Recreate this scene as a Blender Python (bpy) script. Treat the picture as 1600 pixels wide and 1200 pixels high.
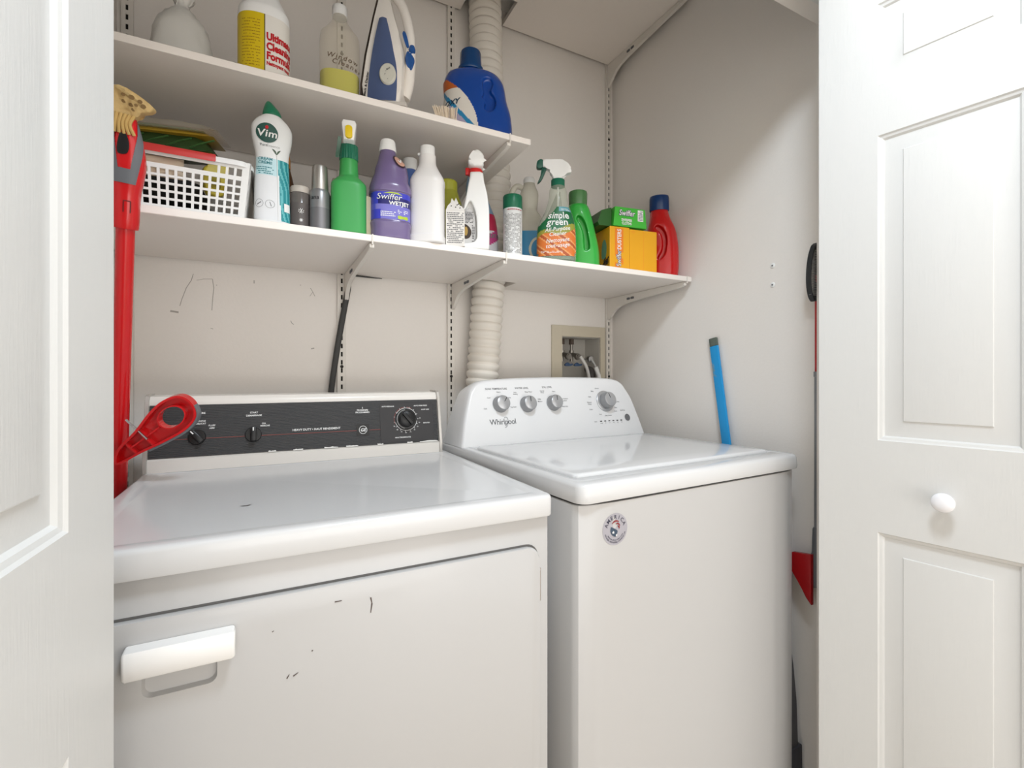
import bpy, bmesh, math, random
from mathutils import Vector, Matrix
C = bpy.context.scene.collection
PI = math.pi
random.seed(4)
for o in list(bpy.data.objects): bpy.data.objects.remove(o)

# ------------------------------------------------ camera, light, exposure
H = 1.126                       # eye height; the world X axis runs along the back wall, Y into the closet
YAW = math.radians(27.35)
cd = bpy.data.cameras.new('camera'); cam = bpy.data.objects.new('camera', cd); C.objects.link(cam)
cd.sensor_width = 36; cd.lens = 750/1600*36; cd.shift_y = -12/1600; cd.clip_start = .02
cam.location = (0, 0, H); cam.rotation_euler = (PI/2, 0, -YAW)
bpy.context.scene.camera = cam
vs = bpy.context.scene.view_settings
vs.view_transform = 'Standard'; vs.look = 'None'; vs.exposure = -0.03; vs.gamma = 1; vs.use_curve_mapping = False
w = bpy.data.worlds.new('world'); bpy.context.scene.world = w; w.use_nodes = True
w.node_tree.nodes['Background'].inputs[0].default_value = (1.0, 0.975, 0.935, 1)
w.node_tree.nodes['Background'].inputs[1].default_value = 1.85

def lamp(name, loc, power, size, col=(1, 1, 1), rot=(0, 0, 0), size_y=None, shape='DISK'):
    l = bpy.data.lights.new(name, 'AREA'); l.shape = shape; l.size = size; l.energy = power; l.color = col
    if size_y: l.size_y = size_y
    o = bpy.data.objects.new(name, l); C.objects.link(o); o.location = loc; o.rotation_euler = rot
    return o
lamp('hall_ceiling_light', (.40, .08, 2.40), 20, .34, (.80, .90, 1))
lamp('hall_fill_light', (.60, -2.45, .60), 19, 2.6, (1, .95, .90), (PI/2, 0, 0), 1.0, 'RECTANGLE')   # added fill light behind the viewer, brightens the closet; stands for no real window

# ------------------------------------------------ materials
_m = {}
def M(name, col, rough=.45, metal=0, trans=0, bump=0, bscale=60, stretch=(1, 1, 1), vary=0, coat=0, alpha=1, ior=1.45):
    if name in _m: return _m[name]
    m = bpy.data.materials.new(name); m.use_nodes = True; nt = m.node_tree
    b = nt.nodes['Principled BSDF']
    b.inputs['Base Color'].default_value = (*col, 1); b.inputs['Roughness'].default_value = rough
    b.inputs['Metallic'].default_value = metal; b.inputs['Transmission Weight'].default_value = trans
    b.inputs['Coat Weight'].default_value = coat; b.inputs['Alpha'].default_value = alpha; b.inputs['IOR'].default_value = ior
    if bump or vary:
        tc = nt.nodes.new('ShaderNodeTexCoord'); mp = nt.nodes.new('ShaderNodeMapping')
        mp.inputs['Scale'].default_value = stretch
        n = nt.nodes.new('ShaderNodeTexNoise'); n.inputs['Scale'].default_value = bscale; n.inputs['Detail'].default_value = 5
        nt.links.new(tc.outputs['Object'], mp.inputs[0]); nt.links.new(mp.outputs[0], n.inputs['Vector'])
        if bump:
            bp = nt.nodes.new('ShaderNodeBump'); bp.inputs['Strength'].default_value = bump; bp.inputs['Distance'].default_value = .002
            nt.links.new(n.outputs['Fac'], bp.inputs['Height']); nt.links.new(bp.outputs[0], b.inputs['Normal'])
        if vary:
            mx = nt.nodes.new('ShaderNodeMix'); mx.data_type = 'RGBA'
            mx.inputs['A'].default_value = (*col, 1); mx.inputs['B'].default_value = (*[c*(1-vary) for c in col], 1)
            nt.links.new(n.outputs['Fac'], mx.inputs['Factor']); nt.links.new(mx.outputs['Result'], b.inputs['Base Color'])
    _m[name] = m; return m
def srgb(r, g, b):
    f = lambda c: (c/255/12.92) if c <= 10 else ((c/255+.055)/1.055)**2.4
    return (f(r), f(g), f(b))

WALL = M('wall_paint', srgb(238, 233, 227), .7, bump=.15, bscale=140, vary=.03)
CEIL = M('ceiling_paint', srgb(238, 237, 234), .8, bump=.2, bscale=120)
DOORW = M('door_paint', srgb(218, 218, 216), .42, bump=.16, bscale=45, stretch=(6, 6, .5))
FLOOR = M('floor_vinyl', srgb(214, 200, 182), .4, bump=.1, vary=.25, bscale=8)
SHELF = M('shelf_melamine', srgb(242, 235, 228), .45, bump=.04, bscale=200)
RAIL = M('rail_enamel', srgb(226, 221, 213), .4)
SLOT = M('slot_dark', srgb(40, 36, 33), .8)
ENAM = M('enamel_lit_top', srgb(214, 214, 214), .16, bump=.03, bscale=30)  # machine tops: light reflected off them is put into a lighter white
ENAMD = M('enamel_dimmed_front', srgb(190, 189, 188), .2, bump=.03, bscale=30)  # dryer cabinet and door: same white, darkened to offset the light on the front
SIDEW = M('washer_dimmed_front', srgb(192, 191, 190), .3)  # washer cabinet: white darkened to offset the light on its front
GAP = M('gap_dark', srgb(60, 58, 56), .8)
PLW = M('plastic_white', srgb(240, 240, 238), .3)
PLB = M('plastic_black', srgb(22, 22, 23), .35)
CHROME = M('chrome', srgb(200, 200, 202), .22, 1)
SILVER = M('silver_plastic', srgb(176, 177, 179), .32, .7)
INK = M('ink_black', srgb(30, 30, 34), .6)
INKG = M('ink_grey', srgb(110, 110, 112), .6)
INKW = M('ink_white', srgb(238, 238, 236), .6)
RED = M('plastic_red', srgb(206, 16, 22), .22, coat=.3)
GREY = M('plastic_grey', srgb(104, 106, 110), .45)

# ------------------------------------------------ object helpers
def tag(o, label=None, cat=None, group=None, kind=None):
    if label: o['label'] = label
    if cat: o['category'] = cat
    if group: o['group'] = group
    if kind: o['kind'] = kind
    return o
def obj(name, bm, mats, parent=None, smooth=40):
    me = bpy.data.meshes.new(name)
    bmesh.ops.recalc_face_normals(bm, faces=bm.faces)
    bm.to_mesh(me); bm.free()
    for m in (mats if isinstance(mats, (list, tuple)) else [mats]): me.materials.append(m)
    if smooth:
        for p in me.polygons: p.use_smooth = True
        me.set_sharp_from_angle(angle=math.radians(smooth))
    o = bpy.data.objects.new(name, me); C.objects.link(o)
    if parent: o.parent = parent
    return o
def thing(name, label, cat, loc=(0, 0, 0), rz=0, group=None, rx=0, ry=0):
    o = bpy.data.objects.new(name, None); C.objects.link(o); o.empty_display_size = .03
    o.location = loc; o.rotation_euler = (rx, ry, rz)
    return tag(o, label, cat, group)
def struct(name, bm, m, smooth=0):
    return tag(obj(name, bm, m, None, smooth), kind='structure')
def NB(): return bmesh.new()
def box(bm, x0, x1, y0, y1, z0, z1, bev=0, seg=2, mi=0, mat=None):
    r = bmesh.ops.create_cube(bm, size=1)
    vs_ = r['verts']
    for v in vs_:
        v.co = Vector((x0 if v.co.x < 0 else x1, y0 if v.co.y < 0 else y1, z0 if v.co.z < 0 else z1))
    if bev:
        es = set(e for v in vs_ for e in v.link_edges)
        rr = bmesh.ops.bevel(bm, geom=list(es), offset=bev, segments=seg, affect='EDGES', profile=.5)
        vs_ = list(set(v for f in rr['faces'] for v in f.verts) | set(v for v in vs_ if v.is_valid))
    fs = set(f for v in vs_ for f in v.link_faces)
    for f in fs: f.material_index = mi
    if mat:
        for v in set(v for f in fs for v in f.verts): v.co = mat @ v.co
    return bm
def ring_loft(bm, rings, close=True, cap0=True, cap1=True, mi=0):
    R = [[bm.verts.new(p) for p in r] for r in rings]
    n = len(R[0])
    for a, b in zip(R, R[1:]):
        for i in range(n if close else n-1):
            f = bm.faces.new((a[i], a[(i+1) % n], b[(i+1) % n], b[i])); f.material_index = mi
    if cap0: bm.faces.new(R[0][::-1]).material_index = mi
    if cap1: bm.faces.new(R[-1]).material_index = mi
    return bm
def lathe(bm, prof, seg=28, axis='z', org=(0, 0, 0), mi=0):
    o = Vector(org); rings = []
    for r, h in prof:
        ring = []
        for k in range(seg):
            a = 2*PI*k/seg; c, s = math.cos(a)*max(r, 1e-5), math.sin(a)*max(r, 1e-5)
            ring.append(o + (Vector((c, s, h)) if axis == 'z' else Vector((c, -h, s)) if axis == 'y' else Vector((h, c, s))))
        rings.append(ring)
    return ring_loft(bm, rings, mi=mi)
def catmull(pts, k=6):
    out = []; P = [Vector(p) for p in pts]
    for i in range(len(P)-1):
        p0 = P[i-1] if i else P[0]*2-P[1]; p1, p2 = P[i], P[i+1]; p3 = P[i+2] if i+2 < len(P) else P[-1]*2-P[-2]
        for j in range(k):
            t = j/k
            out.append(.5*((2*p1)+(p2-p0)*t+(2*p0-5*p1+4*p2-p3)*t*t+(3*p1-p0-3*p2+p3)*t**3))
    out.append(P[-1]); return out
def tube(bm, pts, rad, seg=10, smooth=0, flat=1, mi=0, up=(0, 0, 1)):
    if smooth: pts = catmull(pts, smooth)
    pts = [Vector(p) for p in pts]; rings = []; n = len(pts); u = None
    for i, p in enumerate(pts):
        t = (pts[min(i+1, n-1)]-pts[max(i-1, 0)]).normalized()
        if u is None:
            u = Vector(up).cross(t)
            if u.length < .1: u = Vector((1, 0, 0)).cross(t)
            u.normalize()
        u = (u-t*u.dot(t)).normalized(); v = t.cross(u)
        r = rad(i/(n-1)) if callable(rad) else rad
        rings.append([p+u*math.cos(2*PI*k/seg)*r+v*math.sin(2*PI*k/seg)*r*flat for k in range(seg)])
    return ring_loft(bm, rings, mi=mi)
def prism(bm, poly, y0, y1, bev=0, seg=2, plane='xz', mi=0, mat=None):
    """outline extruded; plane xz: points (x,z) extruded along y"""
    def mk(a, b, d): return Vector((a, d, b)) if plane == 'xz' else Vector((a, b, d)) if plane == 'xy' else Vector((d, a, b))
    A = [bm.verts.new(mk(a, b, y0)) for a, b in poly]; B = [bm.verts.new(mk(a, b, y1)) for a, b in poly]
    n = len(A); fs = [bm.faces.new(A[::-1]), bm.faces.new(B)]
    for i in range(n): fs.append(bm.faces.new((A[i], A[(i+1) % n], B[(i+1) % n], B[i])))
    if bev:
        es = [e for e in set(e for f in fs[:2] for e in f.edges)]
        r = bmesh.ops.bevel(bm, geom=es, offset=bev, segments=seg, affect='EDGES', profile=.5)
        fs = [f for f in fs if f.is_valid]+r['faces']
    for f in fs: f.material_index = mi
    if mat:
        for v in set(v for f in fs for v in f.verts): v.co = mat @ v.co
    return bm
def sm2(pts, k=5, closed=True):
    """smooth closed 2d outline"""
    n = len(pts); out = []
    for i in range(n):
        p = [Vector((*pts[(i+j) % n], 0)) for j in (-1, 0, 1, 2)]
        for j in range(k):
            t = j/k
            q = .5*((2*p[1])+(p[2]-p[0])*t+(2*p[0]-5*p[1]+4*p[2]-p[3])*t*t+(3*p[1]-p[0]-3*p[2]+p[3])*t**3)
            out.append((q.x, q.y))
    return out
def rrect(x0, x1, z0, z1, r, k=5):
    out = []
    for cx, cz, a0 in ((x1-r, z1-r, 0), (x0+r, z1-r, 90), (x0+r, z0+r, 180), (x1-r, z0+r, 270)):
        for j in range(k+1):
            a = math.radians(a0+90*j/k); out.append((cx+r*math.cos(a), cz+r*math.sin(a)))
    return out
def bake(o, mods):
    """apply modifiers given as (type, dict)"""
    for t, d in mods:
        md = o.modifiers.new(t, t)
        for k, v in d.items(): setattr(md, k, v)
    bpy.context.view_layer.update()
    dg = bpy.context.evaluated_depsgraph_get()
    me = bpy.data.meshes.new_from_object(o.evaluated_get(dg)); o.modifiers.clear(); old = o.data; o.data = me
    bpy.data.meshes.remove(old)
    for p in me.polygons: p.use_smooth = True
    me.set_sharp_from_angle(angle=math.radians(45))
    return o
def cutout(o, cutbm, extra=()):
    c = obj('cutter', cutbm, DOORW, None, 0); c.parent = o.parent
    bake(o, [('BOOLEAN', dict(operation='DIFFERENCE', object=c, solver='EXACT'))]+list(extra))
    me = c.data; bpy.data.objects.remove(c); bpy.data.meshes.remove(me)

# ---- writing: real font outlines mapped onto a surface function f(s, z, off)
_tc = {}
def glyphs(s, size, bold=0, shear=0, align='CENTER', space=1):
    key = (s, bold, shear, align, space)
    if key not in _tc:
        cu = bpy.data.curves.new('t', 'FONT'); cu.body = s; cu.size = 1; cu.align_x = align; cu.offset = bold; cu.shear = shear
        cu.align_y = 'CENTER'; cu.space_character = space; cu.resolution_u = 3
        ob = bpy.data.objects.new('t', cu); C.objects.link(ob); bpy.context.view_layer.update()
        me = bpy.data.meshes.new_from_object(ob.evaluated_get(bpy.context.evaluated_depsgraph_get()))
        _tc[key] = ([v.co.copy() for v in me.vertices], [tuple(p.vertices) for p in me.polygons])
        bpy.data.objects.remove(ob); bpy.data.curves.remove(cu); bpy.data.meshes.remove(me)
    return _tc[key]
def text(bm, surf, s, size, cx, cz, off=.0006, rot=0, mi=0, wx=1, **k):
    vs_, fs_ = glyphs(s, size, **k); c, sn = math.cos(rot), math.sin(rot); V = []
    for v in vs_:
        x, y = v.x*size*wx, v.y*size
        V.append(bm.verts.new(surf(cx+x*c-y*sn, cz+x*sn+y*c, off)))
    for f in fs_:
        try: bm.faces.new([V[i] for i in f]).material_index = mi
        except ValueError: pass
def patch(bm, surf, s0, s1, z0, z1, col=None, ns=24, nz=24, off=.0003, mask=None, mi=0, thick=0):
    G = [[bm.verts.new(surf(s0+(s1-s0)*i/ns, z0+(z1-z0)*j/nz, off)) for i in range(ns+1)] for j in range(nz+1)]
    for j in range(nz):
        for i in range(ns):
            s, z = (i+.5)/ns, (j+.5)/nz
            if mask and not mask(s, z): continue
            bm.faces.new((G[j][i], G[j][i+1], G[j+1][i+1], G[j+1][i])).material_index = col(s, z) if col else mi
    loose = [v for v in bm.verts if not v.link_faces]
    if mask: bmesh.ops.delete(bm, geom=loose, context='VERTS')
def shape(bm, surf, poly, off=.0005, mi=0):
    cx = sum(p[0] for p in poly)/len(poly); cz = sum(p[1] for p in poly)/len(poly); n = len(poly)
    R = [[bm.verts.new(surf(cx+(a-cx)*k, cz+(b-cz)*k, off)) for a, b in poly] for k in (1, .75, .5, .25)]; c = bm.verts.new(surf(cx, cz, off))
    for A, B in zip(R, R[1:]):
        for i in range(n): bm.faces.new((A[i], A[(i+1) % n], B[(i+1) % n], B[i])).material_index = mi
    for i in range(n): bm.faces.new((R[-1][i], R[-1][(i+1) % n], c)).material_index = mi
def ell(cx, cz, rx, rz, n=28): return [(cx+rx*math.cos(2*PI*i/n), cz+rz*math.sin(2*PI*i/n)) for i in range(n)]
def plane_surf(org, ux, uz):
    o, x, z = Vector(org), Vector(ux).normalized(), Vector(uz).normalized(); n = x.cross(z)
    return lambda s, t, off=0: o+x*s+z*t+n*off

class Bottle:
    """superelliptic loft; secs = (z, half width, half depth, exponent[, cx, cy])"""
    def __init__(s, secs, k=5):
        S = [tuple(q)+(0,)*(6-len(q)) for q in secs]; D = []
        for i in range(len(S)-1):
            a, b, c, d = S[max(i-1, 0)], S[i], S[i+1], S[min(i+2, len(S)-1)]
            for j in range(k):
                t = j/k; row = []
                for q in range(6):
                    m1 = 0 if i == 0 else (c[q]-a[q])/2; m2 = 0 if i+2 >= len(S) else (d[q]-b[q])/2
                    dl = c[q]-b[q]                       # monotone tangents keep plastic outlines taut
                    if i and (b[q]-a[q])*dl <= 0: m1 = 0
                    if i+2 < len(S) and (d[q]-c[q])*dl <= 0: m2 = 0
                    m1 = max(-3*abs(dl), min(3*abs(dl), m1)); m2 = max(-3*abs(dl), min(3*abs(dl), m2))
                    h = (2*t**3-3*t*t+1)*b[q]+(t**3-2*t*t+t)*m1+(-2*t**3+3*t*t)*c[q]+(t**3-t*t)*m2
                    row.append(h)
                D.append(row)
        D.append(list(S[-1])); s.D = D; s._t = {}
    def sec(s, z):
        D = s.D
        if z <= D[0][0]: return D[0]
        for a, b in zip(D, D[1:]):
            if a[0] <= z <= b[0]:
                t = (z-a[0])/max(b[0]-a[0], 1e-9); return [a[q]+(b[q]-a[q])*t for q in range(6)]
        return D[-1]
    @staticmethod
    def pt(r, th, off=0):
        z, w, d, n, cx, cy = r; c, sn = math.cos(th), math.sin(th)
        x = w*math.copysign(abs(c)**(2/n), c); y = d*math.copysign(abs(sn)**(2/n), sn)
        if off:
            g = Vector((math.copysign(abs(x/w)**(n-1), x)/w, math.copysign(abs(y/d)**(n-1), y)/d, 0)).normalized()*off
            x += g.x; y += g.y
        return Vector((x+cx, y+cy, z))
    def mesh(s, bm, seg=40, mi=0, z0=None, z1=None, shrink=0):
        rows = [r for r in s.D if (z0 is None or r[0] >= z0-1e-6) and (z1 is None or r[0] <= z1+1e-6)]
        if z1 is not None: rows.append(s.sec(z1))
        if shrink: rows = [[r[0]+(shrink if i == 0 else 0), r[1]-shrink, r[2]-shrink]+list(r[3:]) for i, r in enumerate(rows)]
        return ring_loft(bm, [[s.pt(r, 2*PI*k/seg) for k in range(seg)] for r in rows], mi=mi)
    def th(s, r, a):
        key = tuple(round(q, 4) for q in r[1:4])
        if key not in s._t:
            T = [(0, -PI/2)]; p = s.pt([0]+list(r[1:4])+[0, 0], -PI/2); L = 0
            for i in range(1, 241):
                t = -PI/2+PI*i/240; q = s.pt([0]+list(r[1:4])+[0, 0], t); L += (q-p).length; p = q; T.append((L, t))
            s._t[key] = T
        T = s._t[key]; A = abs(a)
        for (l0, t0), (l1, t1) in zip(T, T[1:]):
            if A <= l1:
                t = t0+(t1-t0)*(A-l0)/max(l1-l0, 1e-9); break
        else: t = T[-1][1]
        return t if a >= 0 else -PI-t
    def surf(s, zref=None):
        def f(a, z, off=0):
            r = s.sec(z); return s.pt(r, s.th(s.sec(zref) if zref is not None else r, a), off)
        return f

# ------------------------------------------------ room shell
YB, XR, XL, CE = 1.56, 1.271, -.335, 2.45
# laundry box opening in the back wall
OX0, OX1, OZ0, OZ1 = 1.021, 1.206, H-.12, H+.156
bm = NB()
box(bm, XL-.1, OX0, YB, YB+.12, 0, CE); box(bm, OX1, XR+.1, YB, YB+.12, 0, CE)
box(bm, OX0, OX1, YB, YB+.12, 0, OZ0); box(bm, OX0, OX1, YB, YB+.12, OZ1, CE)
struct('wall_back', bm, WALL)
bm = NB(); box(bm, XL-.1, XL, .72, YB, 0, CE); struct('wall_left', bm, WALL)
bm = NB(); box(bm, XR, XR+.1, .72, YB, 0, CE); struct('wall_right', bm, WALL)
bm = NB(); box(bm, -2.2, 3.2, -2.6, YB+.12, -.1, 0); struct('floor', bm, FLOOR)
bm = NB(); box(bm, -2.2, 3.2, -2.6, YB+.12, CE, CE+.1); struct('ceiling', bm, CEIL)
HZ = H+.885
bm = NB(); JL, JR = -.235, 1.235
box(bm, -2.1, JL, .60, .72, 0, CE); box(bm, JR, 3.1, .60, .72, 0, CE); box(bm, JL, JR, .60, .72, HZ, CE)
struct('wall_front', bm, WALL)
bm = NB(); box(bm, -2.2, -2.1, -2.6, .72, 0, CE); struct('wall_hall_left', bm, WALL)
bm = NB(); box(bm, 3.1, 3.2, -2.6, .72, 0, CE); struct('wall_hall_right', bm, WALL)
bm = NB(); box(bm, JL+.002, JR-.002, .615, .665, HZ-.022, HZ-.001, .002); struct('trim_1', bm, DOORW)

# bifold doors, folded open into the hall
def leaf_mesh(W=.43, T=.034, Ht=1.99, z00=.012):
    bm = NB(); zs = [0, .20-z00, H-.3207-z00, H-.1316-z00, H+.495-z00, H+.599-z00, Ht-.11, Ht]; xs = [0, .109, W-.109, W]
    for y, sg in ((0, 1), (T, -1)):
        V = {}
        for i, x in enumerate(xs):
            for j, z in enumerate(zs): V[i, j] = bm.verts.new((x, y, z+z00))
        for i in range(3):
            for j in range(7):
                if i == 1 and j in (1, 3, 5):
                    if j == 3: pass
                if i == 1 and j in (1, 3, 5): 
                    x0, x1, z0, z1 = xs[1], xs[2], zs[j]+z00, zs[j+1]+z00
                    prev = [V[1, j], V[2, j], V[2, j+1], V[1, j+1]]
                    for ins, dep in ((.0025, .003), (.007, .0045), (.010, .0085), (.015, .0085), (.041, .0035), (.0425, .0015), (.044, .0012)):
                        cur = [bm.verts.new((a, y+sg*dep, b)) for a, b in ((x0+ins, z0+ins), (x1-ins, z0+ins), (x1-ins, z1-ins), (x0+ins, z1-ins))]
                        for k in range(4): bm.faces.new((prev[k], prev[(k+1) % 4], cur[(k+1) % 4], cur[k]))
                        prev = cur
                    bm.faces.new(prev)
                else: bm.faces.new((V[i, j], V[i+1, j], V[i+1, j+1], V[i, j+1]))
    for a, b, c, d in (((0, 0), (0, Ht), 0, 0), ((W, 0), (W, Ht), 0, 0)):
        x = a[0]; bm.faces.new([bm.verts.new(p) for p in ((x, 0, z00), (x, T, z00), (x, T, Ht+z00), (x, 0, Ht+z00))])
    for z in (z00, Ht+z00): bm.faces.new([bm.verts.new(p) for p in ((0, 0, z), (W, 0, z), (W, T, z), (0, T, z))])
    bmesh.ops.remove_doubles(bm, verts=bm.verts, dist=1e-5)
    return bm
# zs index 3 is the mid panel (H-.1316 .. H+.495), 2 the lock rail
d2 = thing('door_2', None, None, (1.106, .640, 0), math.atan2(-.988, .155)); d2['kind'] = 'structure'
obj('leaf', leaf_mesh(), DOORW, d2, 25)
k = NB(); lathe(k, [(.0001, -.032), (.008, -.0315), (.0145, -.029), (.0175, -.025), (.018, -.022), (.016, -.018), (.010, -.014), (.0075, -.010), (.0085, -.002), (.012, 0)], 32, 'y')
for v in k.verts: v.co = Vector((v.co.x+.216, -v.co.y, v.co.z+H-.2345))
for v in k.verts: v.co.y = -abs(v.co.y)
obj('knob', k, M('knob_white', srgb(244, 244, 248), .25), d2)
L2 = obj('leaf', leaf_mesh(), DOORW, d2, 25); L2.location = (0.02, .066, 0); L2.rotation_euler.z = math.radians(2.5)
for z in (.3, 1.0, 1.75):
    h = NB(); box(h, .4305, .4325, .006, .058, z, z+.07, .0006); obj('hinge', h, CHROME, d2)
d1 = thing('door_1', None, None, (-.140, .640, 0), math.atan2(-.998, -.057)); d1['kind'] = 'structure'
a = obj('leaf', leaf_mesh(), DOORW, d1, 25); a.location = (0, -.034, 0)
b = obj('leaf', leaf_mesh(), DOORW, d1, 25); b.location = (0.02, -.100, 0); b.rotation_euler.z = math.radians(-2.5)

# scuffs on the back wall, belonging to the wall
wb = bpy.data.objects['wall_back']
def sx(px): return YB*(344.6+.8882*(px-800))/(666.2-.4594*(px-800))
def sz(px, py): return H+YB*(588-py)/(666.2-.4594*(px-800))
SC = M('scuff', srgb(176, 171, 164), .8)
for pts, wd in (([(302, 428), (299, 438), (291, 450), (284, 468), (281, 478)], .0022), ([(332, 436), (334, 450), (332, 470), (331, 485)], .0022),
                ([(307, 438), (318, 436), (332, 436)], .0014), ([(266, 486), (273, 487), (279, 488)], .006), ([(397, 438), (397, 443)], .003),
                ([(454, 501), (456, 505), (459, 507)], .0025), ([(485, 450), (489, 457), (492, 463)], .002), ([(489, 456), (484, 463)], .0015),
                ([(469, 445), (470, 446)], .003), ([(486, 545), (491, 544)], .004), ([(338, 445), (339, 446)], .003), ([(329, 513), (333, 514)], .002)):
    m = NB(); P3 = [(sx(a), YB-.0006, sz(a, b)) for a, b in pts]
    tube(m, P3, wd, 6, 0, .1, up=(0, 1, 0)) if False else None
    for (x0, _, z0), (x1, _, z1) in zip(P3, P3[1:]):
        d = Vector((x1-x0, 0, z1-z0)).normalized(); nn = Vector((-d.z, 0, d.x))*wd*.4
        m.faces.new([m.verts.new(v) for v in (Vector((x0, YB-.0006, z0))+nn, Vector((x0, YB-.0006, z0))-nn, Vector((x1, YB-.0006, z1))-nn, Vector((x1, YB-.0006, z1))+nn)])
    obj('scuff_mark', m, SC, wb, 0)
wr = bpy.data.objects['wall_right']
for y, z in ((.862, H+.311), (.862, H+.257)):
    m = NB(); lathe(m, [(.0075, 0), (.0075, -.001), (.0065, -.0018), (.001, -.0018)], 16, 'x'); obj_ = obj('wall_plug', m, PLW, wr); obj_.location = (XR, y, z)
    m = NB(); lathe(m, [(.0024, -.0016), (.0024, -.0024), (.0002, -.0024)], 10, 'x'); o_ = obj('plug_hole', m, GREY, obj_)

# ------------------------------------------------ shelf standards (slotted rails), shelves, brackets
def rail(x, z0, z1, label):
    bm = NB(); w_, d_, pitch, sl = .0125, .011, .025, .014
    y0, y1 = YB-d_, YB-.0008
    box(bm, x-w_, x-.0028, y0, y0+.002, z0, z1); box(bm, x+.0028, x+w_, y0, y0+.002, z0, z1)
    box(bm, x-w_, x-w_+.002, y0+.002, y1, z0, z1); box(bm, x+w_-.002, x+w_, y0+.002, y1, z0, z1)
    z = z0
    while z < z1-.003:
        box(bm, x-.0028, x+.0028, y0, y0+.002, z, min(z1, z+pitch-sl)); z += pitch
    t = thing('shelf_standard', label, 'shelf rail', (0, 0, 0), 0, 'slotted shelf rails on the back wall')
    obj('channel', bm, RAIL, t, 0)
    b = NB(); box(b, x-.0045, x+.0045, y0+.004, y0+.0045, z0, z1); obj('slot_backing', b, SLOT, t, 0)
    for zz in (z0+.28, z0+.76, z0+1.24):
        s = NB(); lathe(s, [(.005, 0), (.005, -.001), (.002, -.003), (.0002, -.003)], 14, 'y', (x, y0-.0002, zz))
        for v in s.verts: v.co.y = y0-.0002-abs(v.co.y-(y0-.0002))
        obj('screw', s, SLOT, t)
RX = [-.312, .213, .568, 1.244]
rail(RX[0], H-.42, CE-.02, 'slotted white shelf rail in the far left corner behind the red mop')
rail(RX[1], H-.25, CE-.02, 'slotted white shelf rail running up beside the black power cord')
rail(RX[2], H-.28, CE-.02, 'slotted white shelf rail between the two machines, left of the vent duct')
rail(RX[3], H-.28, CE-.02, 'slotted white shelf rail in the right corner beside the laundry valve box')

def shelf_board(x0, x1, y0, y1, z0, z1, label, notch=None):
    if notch:
        a, b, c = notch; poly = [(x0, y0), (x1, y0), (x1, y1), (b, y1), (b, c), (a, c), (a, y1), (x0, y1)]
    else: poly = [(x0, y0), (x1, y0), (x1, y1), (x0, y1)]
    bm = NB(); prism(bm, poly, z0, z1, .0012, 1, 'xy')
    return tag(obj('shelf', bm, SHELF, None, 30), label, 'shelf', 'white wall shelves')
Z1, Z2, Z3 = H+.330, H+.646, H+1.275
F1, F2 = 1.142, 1.138
YS = YB-.0125
shelf_board(XL+.003, 1.262, F1, YS, Z1-.016, Z1, 'long lower white shelf right above the dryer and washer, crowded with bottles', (.615, .755, YB-.135))
shelf_board(XL+.003, .646, F2, YS, Z2-.016, Z2, 'middle white shelf ending half way, holding the iron and blue jug')
shelf_board(XL+.003, 1.262, F2, YS, Z3-.016, Z3, 'topmost white shelf near the ceiling above the right corner', (.60, .76, YB-.135))

def bracket(x, yf, ztop, label):
    L = YB-.011-yf-.004; t = .0055
    bm = NB(); yb = YB-.0112; z = ztop-.0005
    prof = [(yb, z), (yf+.012, z), (yf+.006, z-.004), (yf+.006, z-.012), (yf+.02, z-.016), (yb-.20, z-.026), (yb-.11, z-.033), (yb-.075, z-.038), (yb-.05, z-.048), (yb-.03, z-.064), (yb-.018, z-.078), (yb-.008, z-.084), (yb, z-.086)]
    prism(bm, prof, x-t, x+t, .0012, 1, 'yz')
    th_ = thing('shelf_bracket', label, 'shelf bracket', (0, 0, 0), 0, 'white brackets under the shelves')
    obj('arm', bm, RAIL, th_, 35)
    b = NB(); box(b, x-.0018, x+.0018, yf-.0022, yf-.0008, z-.004, z+.0175, .0005); box(b, x-.0018, x+.0018, yf-.0022, yf+.008, z-.006, z-.003)
    obj('front_lip', b, RAIL, th_, 0)
    s = NB()
    for q in (0, 1): box(s, x-t-.0004, x-t+.0001, yb-.135-q*.022, yb-.125-q*.022+.006, z-.021, z-.013, .002)
    obj('stamped_hole', s, GREY, th_, 0)
bracket(RX[1]+.012, F1, Z1-.016, 'white bracket under the lower shelf where the black cord comes down')
bracket(RX[2]+.006, F1, Z1-.016, 'white bracket under the lower shelf just left of the vent duct')
bracket(RX[3]-.003, F1, Z1-.016, 'white bracket under the right end of the lower shelf')
bracket(RX[2]+.015, F2, Z2-.016, 'white bracket under the right end of the middle shelf')
bracket(RX[3]-.003, F2, Z3-.016, 'white bracket holding the topmost shelf in the right corner')

# ------------------------------------------------ vent duct, power cord, laundry box
bm = NB()
path = catmull([(.645, YB-.062, H-.30), (.652, YB-.062, H-.12), (.668, YB-.062, H+.08), (.684, YB-.062, H+.30), (.708, YB-.062, H+.48), (.706, YB-.062, H+.70), (.682, YB-.062, H+.95), (.672, YB-.062, H+1.24), (.672, YB-.062, CE-.004)], 14)
L = [0]
for a, b in zip(path, path[1:]): L.append(L[-1]+(b-a).length)
pts = []; N = int(L[-1]/.0035)
for i in range(N+1):
    s = L[-1]*i/N; j = max(0, min(len(path)-2, next((q for q in range(len(L)-1) if L[q+1] >= s), len(L)-2)))
    pts.append(path[j].lerp(path[j+1], (s-L[j])/(L[j+1]-L[j])))
def dr(t):
    ph = (t*L[-1]/.0275) % 1
    return .0555-.0065*abs(math.sin(PI*ph))**6 - .0012*math.sin(PI*ph*2)
rings = []
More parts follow.
